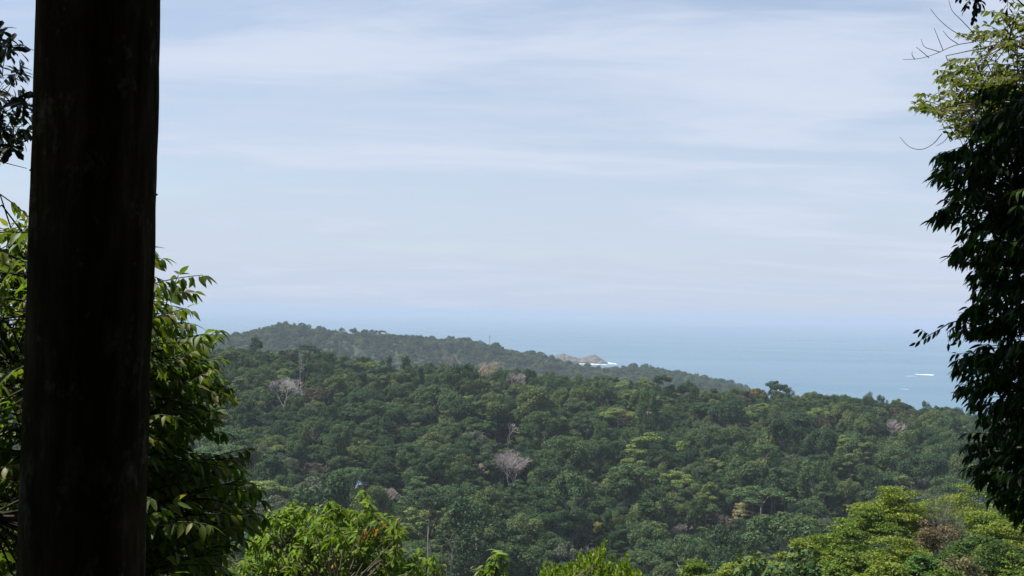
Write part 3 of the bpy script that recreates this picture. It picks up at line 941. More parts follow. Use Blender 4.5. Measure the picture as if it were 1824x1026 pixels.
def foam(name, label, px, py, w, h, seed, hump=1.2, mat=None):
    r = np.random.default_rng(seed)
    q = P(px, py, 1.0) - CAM
    d = H / -q[2]
    c = CAM + q * d
    L = w / F * d; depth = h / F * d / (H / d) * .5
    T = MB(); nx, ny = 36, 7
    for i in range(nx):
        t = i / (nx - 1)
        env = math.sin(math.pi * t) ** .6 * (0.6 + .4 * math.sin(9 * t + seed) * math.sin(23 * t))
        yc = depth * .5 * math.sin(3.2 * t + seed)
        for j in range(ny):
            v = j / (ny - 1) * 2 - 1
            T.v.append(((t - .5) * L, yc + v * depth * max(env, .03) * (1 + r.normal(0, .08)), .06 + hump * max(env, 0) * max(0, 1 - v * v) * (.7 + .3 * r.random())))
    for i in range(nx - 1):
        for j in range(ny - 1):
            a = i * ny + j; T.f.append((a, a + ny, a + ny + 1, a + 1))
    o = obj(name, T.mesh(name, mat or M_foam), None, (c[0], c[1], 0))
    tag(o, label, 'wave', 'patches of white surf')


foam('breaking_wave', 'single white breaking wave on the open sea at right', 1646, 667, 34, 2.2, 3, 1.2)
foam('breaking_wave', 'faint thin line of foam left of the white breaking wave', 1622, 670, 26, 1.0, 5, .3, M_faint)
foam('breaking_wave', 'small faint swash of foam below the white breaking wave', 1610, 693, 16, 1.2, 9, .2, M_faint)
foam('surf_line', 'white surf breaking off the right tip of the rocky islet', 1086, 647.5, 24, 3.4, 1, 3.0)
foam('surf_line', 'white surf along the foot of the rocky islet', 1056, 649, 56, 2.0, 7, 1.6)

# ------------------------------------------------------------------ foreground: leaf by leaf
def leaf_template(L, W, droop=.25, fold=.18, prof=None, rows=5, stalk=.08):
    t = np.linspace(0, 1, rows)
    w = np.interp(t, *prof) if prof else np.sin(np.pi * np.clip(t * .92 + .06, 0, 1)) ** .9
    w = w.copy(); w[-1] = .02; w[0] = .08
    V = []
    for ti, wi in zip(t, w):
        y = (stalk + ti * (1 - stalk)) * L
        z = -droop * L * ti ** 1.8
        for s in (-1, 0, 1): V.append((s * wi * W / 2, y, z + (abs(s) * fold * wi * W)))
    Fq = []
    for i in range(rows - 1):
        a = i * 3
        Fq += [(a, a + 1, a + 4, a + 3), (a + 1, a + 2, a + 5, a + 4)]
    return np.array(V), np.array(Fq)


def poly_sample(poly, n, r):
    poly = np.asarray(poly, float)
    lo, hi = poly.min(0), poly.max(0)
    out = []
    while len(out) < n:
        q = r.uniform(lo, hi, (n, 2))
        x, y = q[:, 0], q[:, 1]
        ins = np.zeros(n, bool)
        for (x1, y1), (x2, y2) in zip(poly, np.roll(poly, -1, 0)):
            c = ((y1 > y) != (y2 > y)) & (x < (x2 - x1) * (y - y1) / (y2 - y1 + 1e-9) + x1)
            ins ^= c
        out += q[ins].tolist()
    return np.array(out[:n])


class Leaves:
    def __init__(self): self.p, self.d, self.u, self.s, self.tw = [], [], [], [], []

    def shoot(self, tip, dv, length, n, r, spread=.9, droop=.35, sag=.12, s=1.0, tipn=2, jit=.25, t0=.2):
        """a twig ending at tip with leaves along both sides"""
        dv = nrm(dv)
        base = tip - dv * length
        t = np.linspace(t0, 1, n)
        q = base + dv * length * t[:, None] - UPV * (sag * length * (t ** 2 - t))[:, None]
        tan = nrm(dv - UPV * (sag * (2 * t[:, None] - 1)))
        side = nrm(np.cross(tan, UPV) + 1e-3)
        sg = np.where(np.arange(n) % 2 == 0, 1, -1)[:, None]
        ld = nrm(tan * .55 + side * sg * spread - UPV * droop + r.normal(0, jit, (n, 3)))
        self.p.append(q); self.d.append(ld); self.u.append(nrm(UPV + .35 * r.normal(size=(n, 3)) + .2 * side * sg))
        self.s.append(s * r.uniform(.7, 1.15, n) * (1 - .25 * np.abs(t - .6)))
        for _ in range(tipn):
            self.p.append(q[-1:]); self.d.append(nrm(tan[-1:] + r.normal(0, .35, (1, 3)) - UPV * droop * .7))
            self.u.append(nrm(UPV + .3 * r.normal(size=(1, 3)))); self.s.append(np.array([s * r.uniform(.7, 1.0)]))
        self.tw.append(np.concatenate([[base], q[1::3], [q[-1]]]))
        return base

    def whorl(self, tip, dv, length, n, r, droop=.6, s=1.0):
        """a twig with a rosette of leaves at its end"""
        dv = nrm(dv); base = tip - dv * length
        a = np.linspace(0, 6.283, n, False) + r.uniform(0, 6.28) + r.normal(0, .15, n)
        ref = nrm(np.cross(dv, [.31, .72, .13])); s2 = np.cross(dv, ref)
        out = ref * np.cos(a)[:, None] + s2 * np.sin(a)[:, None]
        el = r.uniform(-.1, .9, n)[:, None]
        ld = nrm(out + dv * el * .7 - UPV * droop * r.uniform(.4, 1.2, (n, 1)))
        self.p.append(tip - dv * r.uniform(0, .35, n)[:, None] * length); self.d.append(ld)
        self.u.append(nrm(UPV * .6 + dv * .8 + .25 * r.normal(size=(n, 3)))); self.s.append(s * r.uniform(.65, 1.15, n))
        self.tw.append(np.array([base, (base + tip) / 2 + r.normal(0, .02, 3), tip]))
        return base

    def arrays(self): return [np.concatenate(a) for a in (self.p, self.d, self.u, self.s)]


def build_tree(T, lv, tmpls, mat, r, bark, tw_r=.006, trunk=None, limbs=8, nobj=300, leafname='leaf', bases=None, limb_r=.05, tmats=None):
    p, d, u, s = lv.arrays()
    o0 = np.array(T.location)
    x = nrm(np.cross(d, u)); z = np.cross(x, d)
    n = len(p)
    which = r.integers(0, len(tmpls), n)
    px, py, dep = proj(p)
    vis = (px > -5) & (px < 1829) & (py > -5) & (py < 1031)
    # the 300 that show largest: in frame, in front
    score = np.where(vis, s / dep, -1) * (1 + .8 * (np.percentile(dep, 60) - dep) / max(dep.std(), 1e-3) * .5)
    order = np.argsort(-score)
    mine = order[:nobj][vis[order[:nobj]]]
    tm = [np_mesh(leafname, V, Q, mat, None, True) for V, Q in tmpls]
    for i in mine:
        o = bpy.data.objects.new(leafname, tm[which[i]])
        COL.objects.link(o); o.parent = T
        o.matrix_local = Matrix([[x[i, 0] * s[i], d[i, 0] * s[i], z[i, 0] * s[i], p[i, 0] - o0[0]],
                                 [x[i, 1] * s[i], d[i, 1] * s[i], z[i, 1] * s[i], p[i, 1] - o0[1]],
                                 [x[i, 2] * s[i], d[i, 2] * s[i], z[i, 2] * s[i], p[i, 2] - o0[2]], [0, 0, 0, 1]])
    msk = np.ones(n, bool); msk[mine] = False
    Vs, Fs, Rs, off = [], [], [], 0
    for k, (V, Q) in enumerate(tmpls):
        ii = np.where(msk & (which == k))[0]
        if not len(ii): continue
        W = p[ii][:, None] + s[ii][:, None, None] * (V[None, :, 0:1] * x[ii][:, None] + V[None, :, 1:2] * d[ii][:, None] + V[None, :, 2:3] * z[ii][:, None]) - o0
        Vs.append(W.reshape(-1, 3)); Fs.append((Q[None] + (np.arange(len(ii)) * len(V))[:, None, None]).reshape(-1, 4) + off)
        Rs.append(np.repeat(r.uniform(0, 1, len(ii)), len(Q))); off += len(ii) * len(V)
    if Vs:
        fo = obj('foliage', np_mesh('foliage', np.concatenate(Vs), np.concatenate(Fs), mat, np.concatenate(Rs), True), T); fo['kind'] = 'stuff'
    b = MB()
    for t in lv.tw: b.tube(t - o0, np.linspace(tw_r, tw_r * .45, len(t)), 4, False)
    if trunk is not None:
        tp, trad = np.asarray(trunk[0], float) - o0, trunk[1]
        tb = MB(); tb.tube(tp, trad, 12); obj('trunk', tb.mesh('trunk', bark, True), T)
        tws = np.array([t[0] for t in lv.tw]) - o0
        ends = tws[r.choice(len(tws), min(limbs, len(tws)), False)]
        nodes = []
        for e in ends:
            k = np.argmin(np.linalg.norm(tp - e, axis=1) + 2.0 * np.maximum(tp[:, 2] - e[2] + .4, 0))
            for pth, rd in limb_paths(tp[k], [e], r, limb_r, .06, .06):
                lb = MB(); lb.tube(pth, rd, 7); obj('limb', lb.mesh('limb', bark, True), T); nodes.append(pth)
        nodes = np.concatenate(nodes)
        for e in tws:
            k = np.argmin(np.linalg.norm(nodes - e, axis=1))
            m = (nodes[k] + e) / 2 + r.normal(0, .03, 3)
            b.tube([nodes[k], m, e], [tw_r * 1.9, tw_r * 1.4, tw_r], 4, False)
    tw = obj('twigs', b.mesh('twigs', bark), T); tw['kind'] = 'stuff'
    return T


# --- the great dark trunk at the left
M_trunk = bark_mat()
DT = 5.5
tb = np.array([P(146, 1026, DT), P(175, 0, DT)])
ax = nrm(tb[1] - tb[0])
gz0 = float(ground(tb[0][0], tb[0][1]))
foot = tb[0] + ax * ((gz0 - .3 - tb[0][2]) / ax[2])
RADT = 109 / F * DT
T = thing('tree_trunk', 'massive dark straight tree trunk filling the left of the view', 'tree', foot)
r = np.random.default_rng(5)
nz, na = 150, 72
htot = 11.0
V = []
for i in range(nz + 1):
    h_ = htot * i / nz
    rad = RADT * (1 + .55 * math.exp(-h_ / .35)) * (1 - .022 * (h_ - 2))
    for k in range(na):
        a = 2 * math.pi * k / na
        nn = mnoise.fractal(Vector((math.cos(a) * 2.2, math.sin(a) * 2.2, h_ * .55)), .8, 2.1, 4) * .012 + mnoise.noise(Vector((math.cos(a) * 9, math.sin(a) * 9, h_ * 3.0))) * .005
        rr = rad + nn
        c = ax * h_
        V.append((c[0] + rr * math.cos(a), c[1] + rr * math.sin(a), c[2]))
idx = np.arange((nz + 1) * na).reshape(nz + 1, na)
Q = np.stack([idx[:-1], np.roll(idx[:-1], -1, 1), np.roll(idx[1:], -1, 1), idx[1:]], -1).reshape(-1, 4)
obj('trunk', np_mesh('great_trunk', V, Q, M_trunk, smooth=True), T)
for k in range(34):
    a = .33 + r.normal(0, .06) if k > 9 else -2.81 + r.normal(0, .06); h_ = r.uniform(1.0, 8)
    c = ax * h_; dv = np.array([math.cos(a), math.sin(a), r.uniform(-.1, .2)])
    b = MB(); s_ = r.uniform(.5, 1.2)
    q0 = c + dv * (RADT * (1 - .022 * (h_ - 2)) - .012)
    b.tube([q0, q0 + dv * .016 * s_, q0 + dv * .026 * s_], [.015 * s_, .009 * s_, .002], 6)
    obj('thorn', b.mesh('thorn', M_trunk), T)
# crown of the great tree, high above the frame
tops = foot + ax * 10.5
cc = np.array([0, 0, 12.0]) + np.random.default_rng(9).normal(0, 1, (46, 3)) * np.array([3.0, 2.6, 1.7])
for p_, rd in limb_paths(ax * 10.6, cc[:9], r, .14, .05):
    b = MB(); b.tube(p_, rd, 7); obj('limb', b.mesh('limb', M_darkbark), T)

def smooth_path(pts, it=2):
    pts = [np.asarray(p, float) for p in pts]
    for _ in range(it):
        q = [pts[0]]
        for a_, b_ in zip(pts[:-1], pts[1:]): q += [a_ * .75 + b_ * .25, a_ * .25 + b_ * .75]
        pts = q + [pts[-1]]
    return pts


# --- leaf materials
M_A = leaf_mat('dark glossy leaf', (.020, .042, .010), .2, .5, .12, .02, .3, (2.2, 2.4, .7), odd=(.07, .13, .02), oddp=.16)  # the brighter odd colour stands in for sunlit leaves
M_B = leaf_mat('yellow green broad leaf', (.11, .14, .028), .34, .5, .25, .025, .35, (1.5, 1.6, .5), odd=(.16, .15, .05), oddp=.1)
M_D = leaf_mat('big drooping leaf', (.095, .145, .028), .38, .5, .25, .025, .35, (1.8, 1.9, .6), odd=(.15, .135, .045), oddp=.12)
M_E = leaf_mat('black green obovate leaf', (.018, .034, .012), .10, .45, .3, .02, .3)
M_F = leaf_mat('sunny green leaf', (.125, .195, .022), .34, .55, .15, .025, .35, (1.6, 1.8, .5), odd=(.15, .15, .03), oddp=.10)
M_G = leaf_mat('fresh yellow green leaf', (.15, .22, .030), .36, .5, .25, .02, .3, (1.4, 1.6, .5))
M_H = leaf_mat('bright shrub leaf', (.15, .21, .022), .36, .5, .25, .02, .3, (1.4, 1.6, .5))
M_or = leaf_mat('orange withered leaf', (.38, .20, .035), .3, .5, .3, .02, .25, (1.4, 1.2, .6))

lanc = ([0, .15, .4, .7, .9, 1], [.1, .7, 1, .72, .25, 0])
obov = ([0, .2, .5, .75, .92, 1], [.1, .4, .85, 1, .6, 0])
ovat = ([0, .12, .35, .7, .9, 1], [.15, .8, 1, .7, .28, 0])

# --- left: big-leaved tree behind the trunk
r = np.random.default_rng(21)
D0 = 12.0
lv = Leaves()
polyR = [(150, 470), (262, 500), (290, 490), (345, 500), (338, 560), (376, 600), (380, 640), (398, 700), (392, 745), (340, 790), (420, 818), (452, 870), (455, 930), (430, 975), (395, 1040), (150, 1060)]
polyL = [(-120, 420), (-40, 410), (30, 400), (150, 440), (150, 1060), (-120, 1060)]
for poly, n_ in ((polyR, 600), (polyL, 380)):
    for (px, py) in poly_sample(poly, n_, r):
        dep = D0 + r.normal(0, .75)
        tip = P(px, py, dep)
        out = np.array([.55 + .5 * (px - 150) / 250, r.normal(0, .55), .15 + r.normal(0, .3)])
        if poly is polyL: out[0] = r.normal(-.2, .6)
        lv.shoot(tip, out, r.uniform(.45, .8), int(r.integers(11, 16)), r, .75, .55, .18, 1.0)
for (px, py, ex, ez) in ((287, 460, 1, .3), (270, 443, .6, .8), (362, 490, 1, .25), (318, 490, .3, .9), (345, 520, 1, .2), (388, 588, .9, .75), (386, 600, .8, .6), (408, 690, 1, .1), (412, 702, 1, -.1),
                         (395, 640, 1, .2), (400, 770, 1, .1), (438, 800, 1, .35), (430, 815, 1, .2), (462, 872, 1, .1), (466, 890, 1, -.1), (470, 920, 1, -.1), (30, 392, .5, .9), (15, 405, -.2, 1), (45, 420, .8, .6)):
    tip = P(px, py, D0 + r.normal(0, .3))
    lv.shoot(tip, np.array([ex, r.normal(0, .15), ez]), r.uniform(.5, .75), 13, r, .65, .6, .16, 1.0)
g = P(120, 1000, D0 + .6); gzz = float(ground(g[0], g[1]))
T = thing('big_leaved_tree', 'tree with long drooping leaves directly behind the massive trunk', 'tree', (g[0], g[1], gzz))
tk = [np.array([g[0], g[1], gzz - .4]), np.array([g[0] + .05, g[1], gzz + 1.8]), P(150, 900, D0 + .5), P(165, 700, D0 + .4), P(170, 560, D0 + .2), P(160, 450, D0)]
build_tree(T, lv, [leaf_template(.165, .066, .30, .15, lanc), leaf_template(.145, .06, .42, .2, lanc), leaf_template(.18, .07, .18, .12, ovat)], M_D, r, M_darkbark, .007,
           (tk, [.16, .13, .11, .09, .06, .03]), 14)

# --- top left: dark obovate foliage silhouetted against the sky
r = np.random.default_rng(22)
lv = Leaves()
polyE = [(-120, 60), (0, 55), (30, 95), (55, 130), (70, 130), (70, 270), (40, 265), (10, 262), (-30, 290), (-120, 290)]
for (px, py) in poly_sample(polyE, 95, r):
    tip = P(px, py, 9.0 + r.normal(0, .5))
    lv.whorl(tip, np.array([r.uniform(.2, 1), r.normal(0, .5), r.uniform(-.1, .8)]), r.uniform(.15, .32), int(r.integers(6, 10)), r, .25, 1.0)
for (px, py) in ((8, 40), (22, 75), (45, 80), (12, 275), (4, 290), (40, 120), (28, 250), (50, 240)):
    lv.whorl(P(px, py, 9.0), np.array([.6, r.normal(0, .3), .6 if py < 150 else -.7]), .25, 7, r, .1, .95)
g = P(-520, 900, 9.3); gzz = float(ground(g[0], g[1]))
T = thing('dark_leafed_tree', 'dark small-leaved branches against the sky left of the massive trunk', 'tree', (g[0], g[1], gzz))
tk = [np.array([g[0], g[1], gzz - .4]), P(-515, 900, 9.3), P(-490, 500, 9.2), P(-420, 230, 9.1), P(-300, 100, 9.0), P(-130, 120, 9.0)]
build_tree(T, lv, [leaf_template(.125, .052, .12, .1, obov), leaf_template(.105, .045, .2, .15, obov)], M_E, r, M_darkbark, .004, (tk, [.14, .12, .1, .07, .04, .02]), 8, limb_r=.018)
b = MB()
b.tube([P(-10, 285, 9) - np.array(T.location), P(20, 293, 9) - np.array(T.location), P(48, 300, 9) - np.array(T.location)], [.004, .003, .002], 4)
obj('twig', b.mesh('twig', M_darkbark), T)

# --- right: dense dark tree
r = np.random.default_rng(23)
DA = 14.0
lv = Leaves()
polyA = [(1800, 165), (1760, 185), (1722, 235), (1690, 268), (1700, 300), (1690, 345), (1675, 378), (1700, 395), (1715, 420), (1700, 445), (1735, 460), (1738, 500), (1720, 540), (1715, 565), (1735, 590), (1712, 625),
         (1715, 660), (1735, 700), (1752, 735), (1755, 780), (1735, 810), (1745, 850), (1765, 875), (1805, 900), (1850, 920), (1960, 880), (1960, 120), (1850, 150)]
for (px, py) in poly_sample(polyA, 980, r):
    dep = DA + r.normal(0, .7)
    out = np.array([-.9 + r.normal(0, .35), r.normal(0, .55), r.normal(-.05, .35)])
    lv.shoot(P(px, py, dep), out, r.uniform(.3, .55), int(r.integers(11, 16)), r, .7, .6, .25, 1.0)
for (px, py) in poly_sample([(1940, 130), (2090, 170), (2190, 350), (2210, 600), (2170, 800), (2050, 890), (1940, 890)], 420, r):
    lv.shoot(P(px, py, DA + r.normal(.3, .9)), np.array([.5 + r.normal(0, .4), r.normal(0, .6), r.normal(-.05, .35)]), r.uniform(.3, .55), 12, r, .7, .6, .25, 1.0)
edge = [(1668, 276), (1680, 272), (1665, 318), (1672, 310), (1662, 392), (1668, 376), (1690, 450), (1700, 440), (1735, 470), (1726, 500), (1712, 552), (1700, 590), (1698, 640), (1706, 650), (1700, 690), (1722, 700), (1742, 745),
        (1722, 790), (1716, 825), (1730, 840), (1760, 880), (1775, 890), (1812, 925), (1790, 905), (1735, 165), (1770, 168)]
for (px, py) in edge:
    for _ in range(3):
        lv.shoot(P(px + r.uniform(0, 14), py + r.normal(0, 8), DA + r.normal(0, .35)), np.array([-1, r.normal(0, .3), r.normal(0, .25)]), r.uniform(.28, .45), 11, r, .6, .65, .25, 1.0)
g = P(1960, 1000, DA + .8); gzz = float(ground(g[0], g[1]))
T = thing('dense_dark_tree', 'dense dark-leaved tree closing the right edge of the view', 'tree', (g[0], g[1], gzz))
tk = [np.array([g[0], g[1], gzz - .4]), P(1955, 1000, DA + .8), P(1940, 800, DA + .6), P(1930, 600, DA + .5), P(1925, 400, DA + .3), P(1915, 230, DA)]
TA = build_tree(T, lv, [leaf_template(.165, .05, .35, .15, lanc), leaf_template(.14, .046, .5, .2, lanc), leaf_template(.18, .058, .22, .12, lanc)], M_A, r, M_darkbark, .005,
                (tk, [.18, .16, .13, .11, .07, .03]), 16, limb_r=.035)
# the long sparse twig sticking out over the sea
o0 = np.array(T.location)
tp = [P(a, c, DA - .3) for a, c in ((1745, 585), (1712, 570), (1690, 576), (1672, 588), (1655, 597), (1640, 606), (1632, 612))]
b = MB(); b.tube([q - o0 for q in tp], np.linspace(.009, .0025, len(tp)), 5)
b.tube([P(1690, 576, DA - .3) - o0, P(1687, 592, DA - .3) - o0, P(1690, 612, DA - .3) - o0], [.003, .0025, .002], 4)
b.tube([P(1655, 597, DA - .3) - o0, P(1648, 592, DA - .3) - o0, P(1640, 586, DA - .3) - o0], [.003, .0025, .002], 4)
obj('twig', b.mesh('twig', M_darkbark), T)
lm = np_mesh('leaf', *leaf_template(.105, .036, .12, .1, lanc), M_A, None, True)
for (px, py, a) in ((1632, 610, 205), (1640, 606, 230), (1650, 600, 262), (1658, 596, 250), (1668, 590, 245), (1676, 585, 235), (1640, 586, 215), (1644, 588, 235), (1649, 590, 250), (1653, 592, 225), (1688, 596, 300), (1690, 610, 265), (1684, 578, 200), (1700, 573, 230),
                    (1708, 600, 225), (1712, 604, 250), (1716, 600, 285), (1706, 610, 200)):
    dv = RT * math.cos(math.radians(a)) + UP * math.sin(math.radians(a)) + fw * r.normal(0, .25)
    dv = nrm(dv); uu = nrm(-fw + .6 * UPV + .3 * r.normal(size=3)); xv = nrm(np.cross(dv, uu)); zv = np.cross(xv, dv)
    p_ = P(px, py, DA - .3) - o0
    o = obj('leaf', lm, T)
    o.matrix_local = Matrix([[xv[0], dv[0], zv[0], p_[0]], [xv[1], dv[1], zv[1], p_[1]], [xv[2], dv[2], zv[2], p_[2]], [0, 0, 0, 1]])

# --- upper right: lighter tree behind the dark one
r = np.random.default_rng(24)
DB = 19.0
lv = Leaves()
for poly, n_ in (([(1725, 70), (1752, 35), (1790, 20), (1830, 0), (1900, 0), (1900, 200), (1800, 190), (1770, 150), (1745, 110)], 150),
                 ([(1668, 130), (1690, 110), (1720, 115), (1760, 130), (1830, 150), (1860, 250), (1720, 245), (1690, 215), (1655, 200), (1630, 195), (1638, 170), (1665, 170)], 190)):
    for (px, py) in poly_sample(poly, n_, r):
        lv.shoot(P(px, py, DB + r.normal(0, .7)), np.array([-.7 + r.normal(0, .5), r.normal(0, .6), .2 + r.normal(0, .4)]), r.uniform(.35, .6), int(r.integers(8, 12)), r, .8, .35, .1, 1.0)
for (px, py) in ((1628, 190), (1640, 195), (1640, 168), (1672, 125), (1672, 140), (1700, 105), (1712, 60), (1755, 20), (1720, 230), (1700, 235), (1808, 5)):
    for _ in range(2):
        lv.shoot(P(px, py, DB + r.normal(0, .4)), np.array([-1, r.normal(0, .4), .1]), .45, 9, r, .8, .4, .1, 1.0)
g = P(2050, 900, DB + .5); gzz = float(ground(g[0], g[1]))
T = thing('light_leafed_tree', 'sunlit yellow-green tree rising above the dense dark tree at upper right', 'tree', (g[0], g[1], gzz))
tk = [np.array([g[0], g[1], gzz - .4]), P(2045, 900, DB + .5), P(2010, 600, DB + .4), P(1960, 350, DB + .2), P(1900, 200, DB), P(1860, 100, DB)]
build_tree(T, lv, [leaf_template(.135, .07, .2, .1, ovat), leaf_template(.115, .06, .35, .2, ovat)], M_B, r, M_twig, .006, (tk, [.22, .2, .16, .12, .07, .035]), 12, limb_r=.03)
o0 = np.array(T.location)
for path in ([(1735, 75), (1700, 80), (1672, 94), (1640, 105), (1608, 106)], [(1675, 93), (1660, 88), (1645, 84), (1641, 70)], [(1740, 75), (1700, 58), (1672, 35), (1657, 15)], [(1680, 90), (1672, 70), (1664, 50)],
             [(1706, 78), (1690, 68), (1680, 55)], [(1735, 60), (1712, 35), (1695, 20), (1690, 0)], [(1678, 238), (1662, 258), (1640, 268), (1618, 262), (1603, 244)], [(1690, 240), (1683, 252), (1668, 260)],
             [(1655, 103), (1640, 90), (1632, 84)], [(1630, 106), (1624, 98), (1625, 92)]):
    sp_ = smooth_path([P(a, c, DB - .2) - o0 for a, c in path]); b = MB(); b.tube(sp_, np.linspace(.007, .003, len(sp_)), 5); obj('bare_twig', b.mesh('bare_twig', M_twig), T)

# --- overhead frond at the top right corner
r = np.random.default_rng(25)
lv = Leaves()
for (px, py, ex, ez) in ((1735, 30, -.2, -1), (1722, 10, -.5, -.8), (1748, 5, .2, -1), (1795, 12, 0, -1), (1790, -10, -.3, -.8), (1730, -30, 0, -1), (1712, -8, -.5, -.8), (1740, 15, -.1, -1)):
    lv.shoot(P(px, py, 7.5 + r.normal(0, .1)), np.array([ex, r.normal(0, .1), ez]), .3, 16, r, .8, .25, .05, 1.0, 2, .12)
g = P(2350, 600, 7.5); gzz = float(ground(g[0], g[1]))
T = thing('overhanging_tree', 'dark leaf sprays hanging into the top right corner', 'tree', (g[0], g[1], gzz))
tk = [np.array([g[0], g[1], gzz - .4]), P(2350, 800, 7.5), P(2330, 300, 7.5), P(2250, -100, 7.5), P(2000, -250, 7.5), P(1780, -230, 7.5)]
build_tree(T, lv, [leaf_template(.075, .026, .15, .1, obov), leaf_template(.065, .022, .1, .1, lanc)], M_E, r, M_darkbark, .004, (tk, [.12, .1, .09, .06, .035, .02]), 6, limb_r=.012)

# --- bright leafy tree at the bottom
r = np.random.default_rng(26)
DF = 22.0
lv = Leaves()
polyF = [(440, 960), (475, 912), (515, 900), (530, 905), (560, 905), (600, 905), (640, 900), (690, 915), (705, 925), (718, 945), (715, 985), (755, 1000), (765, 1060), (420, 1060)]
for (px, py) in poly_sample(polyF, 580, r):
    dep = DF + r.normal(0, .9)
    k_ = (px - 590) / 170
    lv.whorl(P(px, py, dep), np.array([.6 * k_ + r.normal(0, .3), -.2 + r.normal(0, .4), .9]), r.uniform(.25, .5), int(r.integers(9, 14)), r, .75, 1.0)
for (px, py) in ((648, 872), (655, 880), (660, 893), (655, 905), (590, 888), (585, 897), (597, 897), (520, 890), (525, 900), (500, 905), (545, 896), (480, 912), (690, 918), (702, 930), (712, 935), (560, 900), (620, 902), (672, 912), (735, 985), (745, 975), (755, 990)):
    lv.whorl(P(px, py, DF + r.normal(0, .4)), np.array([r.normal(0, .2), r.normal(0, .2), 1]), .5, 13, r, .7, 1.05)
g = P(600, 1200, DF); gzz = float(ground(g[0], g[1]))
T = thing('bright_leafy_tree', 'bright green broad-leaved tree at the bottom left of centre', 'tree', (g[0], g[1], gzz))
tk = [np.array([g[0], g[1], gzz - .4]), P(600, 1250, DF), P(602, 1120, DF), P(598, 1030, DF), P(605, 970, DF)]
TF = build_tree(T, lv, [leaf_template(.18, .066, .35, .15, lanc), leaf_template(.16, .062, .5, .2, lanc), leaf_template(.195, .07, .25, .1, ovat)], M_F, r, M_twig, .008, (tk, [.15, .12, .09, .06, .03]), 16, limb_r=.04)
o0 = np.array(T.location)
om = np_mesh('withered_leaf', *leaf_template(.13, .05, .4, .2, lanc), M_or, None, True)
for (px, py, n_, sp_) in ((672, 936, 8, 6), (652, 952, 6, 4), (592, 1005, 5, 4)):
    for _ in range(n_):
        dv = nrm(r.normal(size=3) + np.array([0, -.3, -.6])); uu = nrm(np.array([0, -.6, .8]) + .3 * r.normal(size=3)); xv = nrm(np.cross(dv, uu)); zv = np.cross(xv, dv)
        p_ = P(px + r.normal(0, sp_), py + r.normal(0, sp_), DF - 1.5) - o0
        o = obj('withered_leaf', om, T)
        o.matrix_local = Matrix([[xv[0], dv[0], zv[0], p_[0]], [xv[1], dv[1], zv[1], p_[1]], [xv[2], dv[2], zv[2], p_[2]], [0, 0, 0, 1]])

# --- pale leaves low between the trunk and the bright tree
r = np.random.default_rng(33)
lv = Leaves()
polyF2 = [(255, 985), (300, 975), (380, 985), (450, 985), (455, 1060), (255, 1060)]
for (px, py) in poly_sample(polyF2, 75, r):
    lv.whorl(P(px, py, 18 + r.normal(0, .5)), np.array([r.normal(0, .4), -.3, .9]), .35, 10, r, .6, .8)
g = P(345, 1250, 18); gzz = float(ground(g[0], g[1]))
T = thing('pale_leafed_tree', 'pale green leafy treetop low between the big-leaved tree and the bright leafy tree', 'tree', (g[0], g[1], gzz))
build_tree(T, lv, [leaf_template(.18, .066, .35, .15, lanc), leaf_template(.16, .062, .5, .2, lanc)], M_F, r, M_twig, .006,
           ([np.array([g[0], g[1], gzz - .3]), P(345, 1240, 18), P(348, 1120, 18), P(350, 1040, 18)], [.09, .08, .06, .03]), 10, limb_r=.025)

# --- small treetop with arching leaves
r = np.random.default_rng(27)
lv = Leaves()
DG = 19.0
for (px, py) in ((888, 978), (893, 984), (880, 988), (876, 998), (897, 1000), (885, 1005), (862, 1005), (855, 1012), (870, 1014), (900, 1018), (880, 1022), (860, 1022), (848, 1024), (890, 1030), (872, 1034)):
    lv.whorl(P(px, py, DG + r.normal(0, .12)), np.array([r.normal(0, .3), r.normal(0, .3), 1]), .3, 9, r, .6, 1.0)
g = P(876, 1300, DG); gzz = float(ground(g[0], g[1]))
T = thing('young_tree', 'small yellow-green treetop with arching leaves at the bottom edge left of centre', 'tree', (g[0], g[1], gzz))
build_tree(T, lv, [leaf_template(.19, .06, .4, .15, lanc), leaf_template(.16, .055, .5, .2, lanc)], M_G, r, M_twig, .006,
           ([np.array([g[0], g[1], gzz - .3]), P(876, 1250, DG), P(874, 1100, DG), P(880, 1040, DG), P(886, 1000, DG)], [.06, .05, .04, .025, .012]), 6, limb_r=.015)
# --- second small drooping treetop beside the saplings
lv = Leaves()
for (px, py) in ((772, 985), (778, 992), (785, 1002), (768, 1005), (776, 1014), (788, 1016), (764, 1020), (780, 1028)):
    lv.whorl(P(px, py, 20 + r.normal(0, .12)), np.array([r.normal(0, .3), r.normal(0, .3), 1]), .3, 8, r, .9, .9)
g = P(775, 1300, 20); gzz = float(ground(g[0], g[1]))
T = thing('young_tree', 'small drooping treetop between the bright leafy tree and the bare saplings', 'tree', (g[0], g[1], gzz))
build_tree(T, lv, [leaf_template(.19, .055, .5, .15, lanc)], M_F, r, M_twig, .006,
           ([np.array([g[0], g[1], gzz - .3]), P(775, 1250, 20), P(775, 1100, 20), P(776, 1000, 20)], [.06, .05, .035, .015]), 5, limb_r=.012)

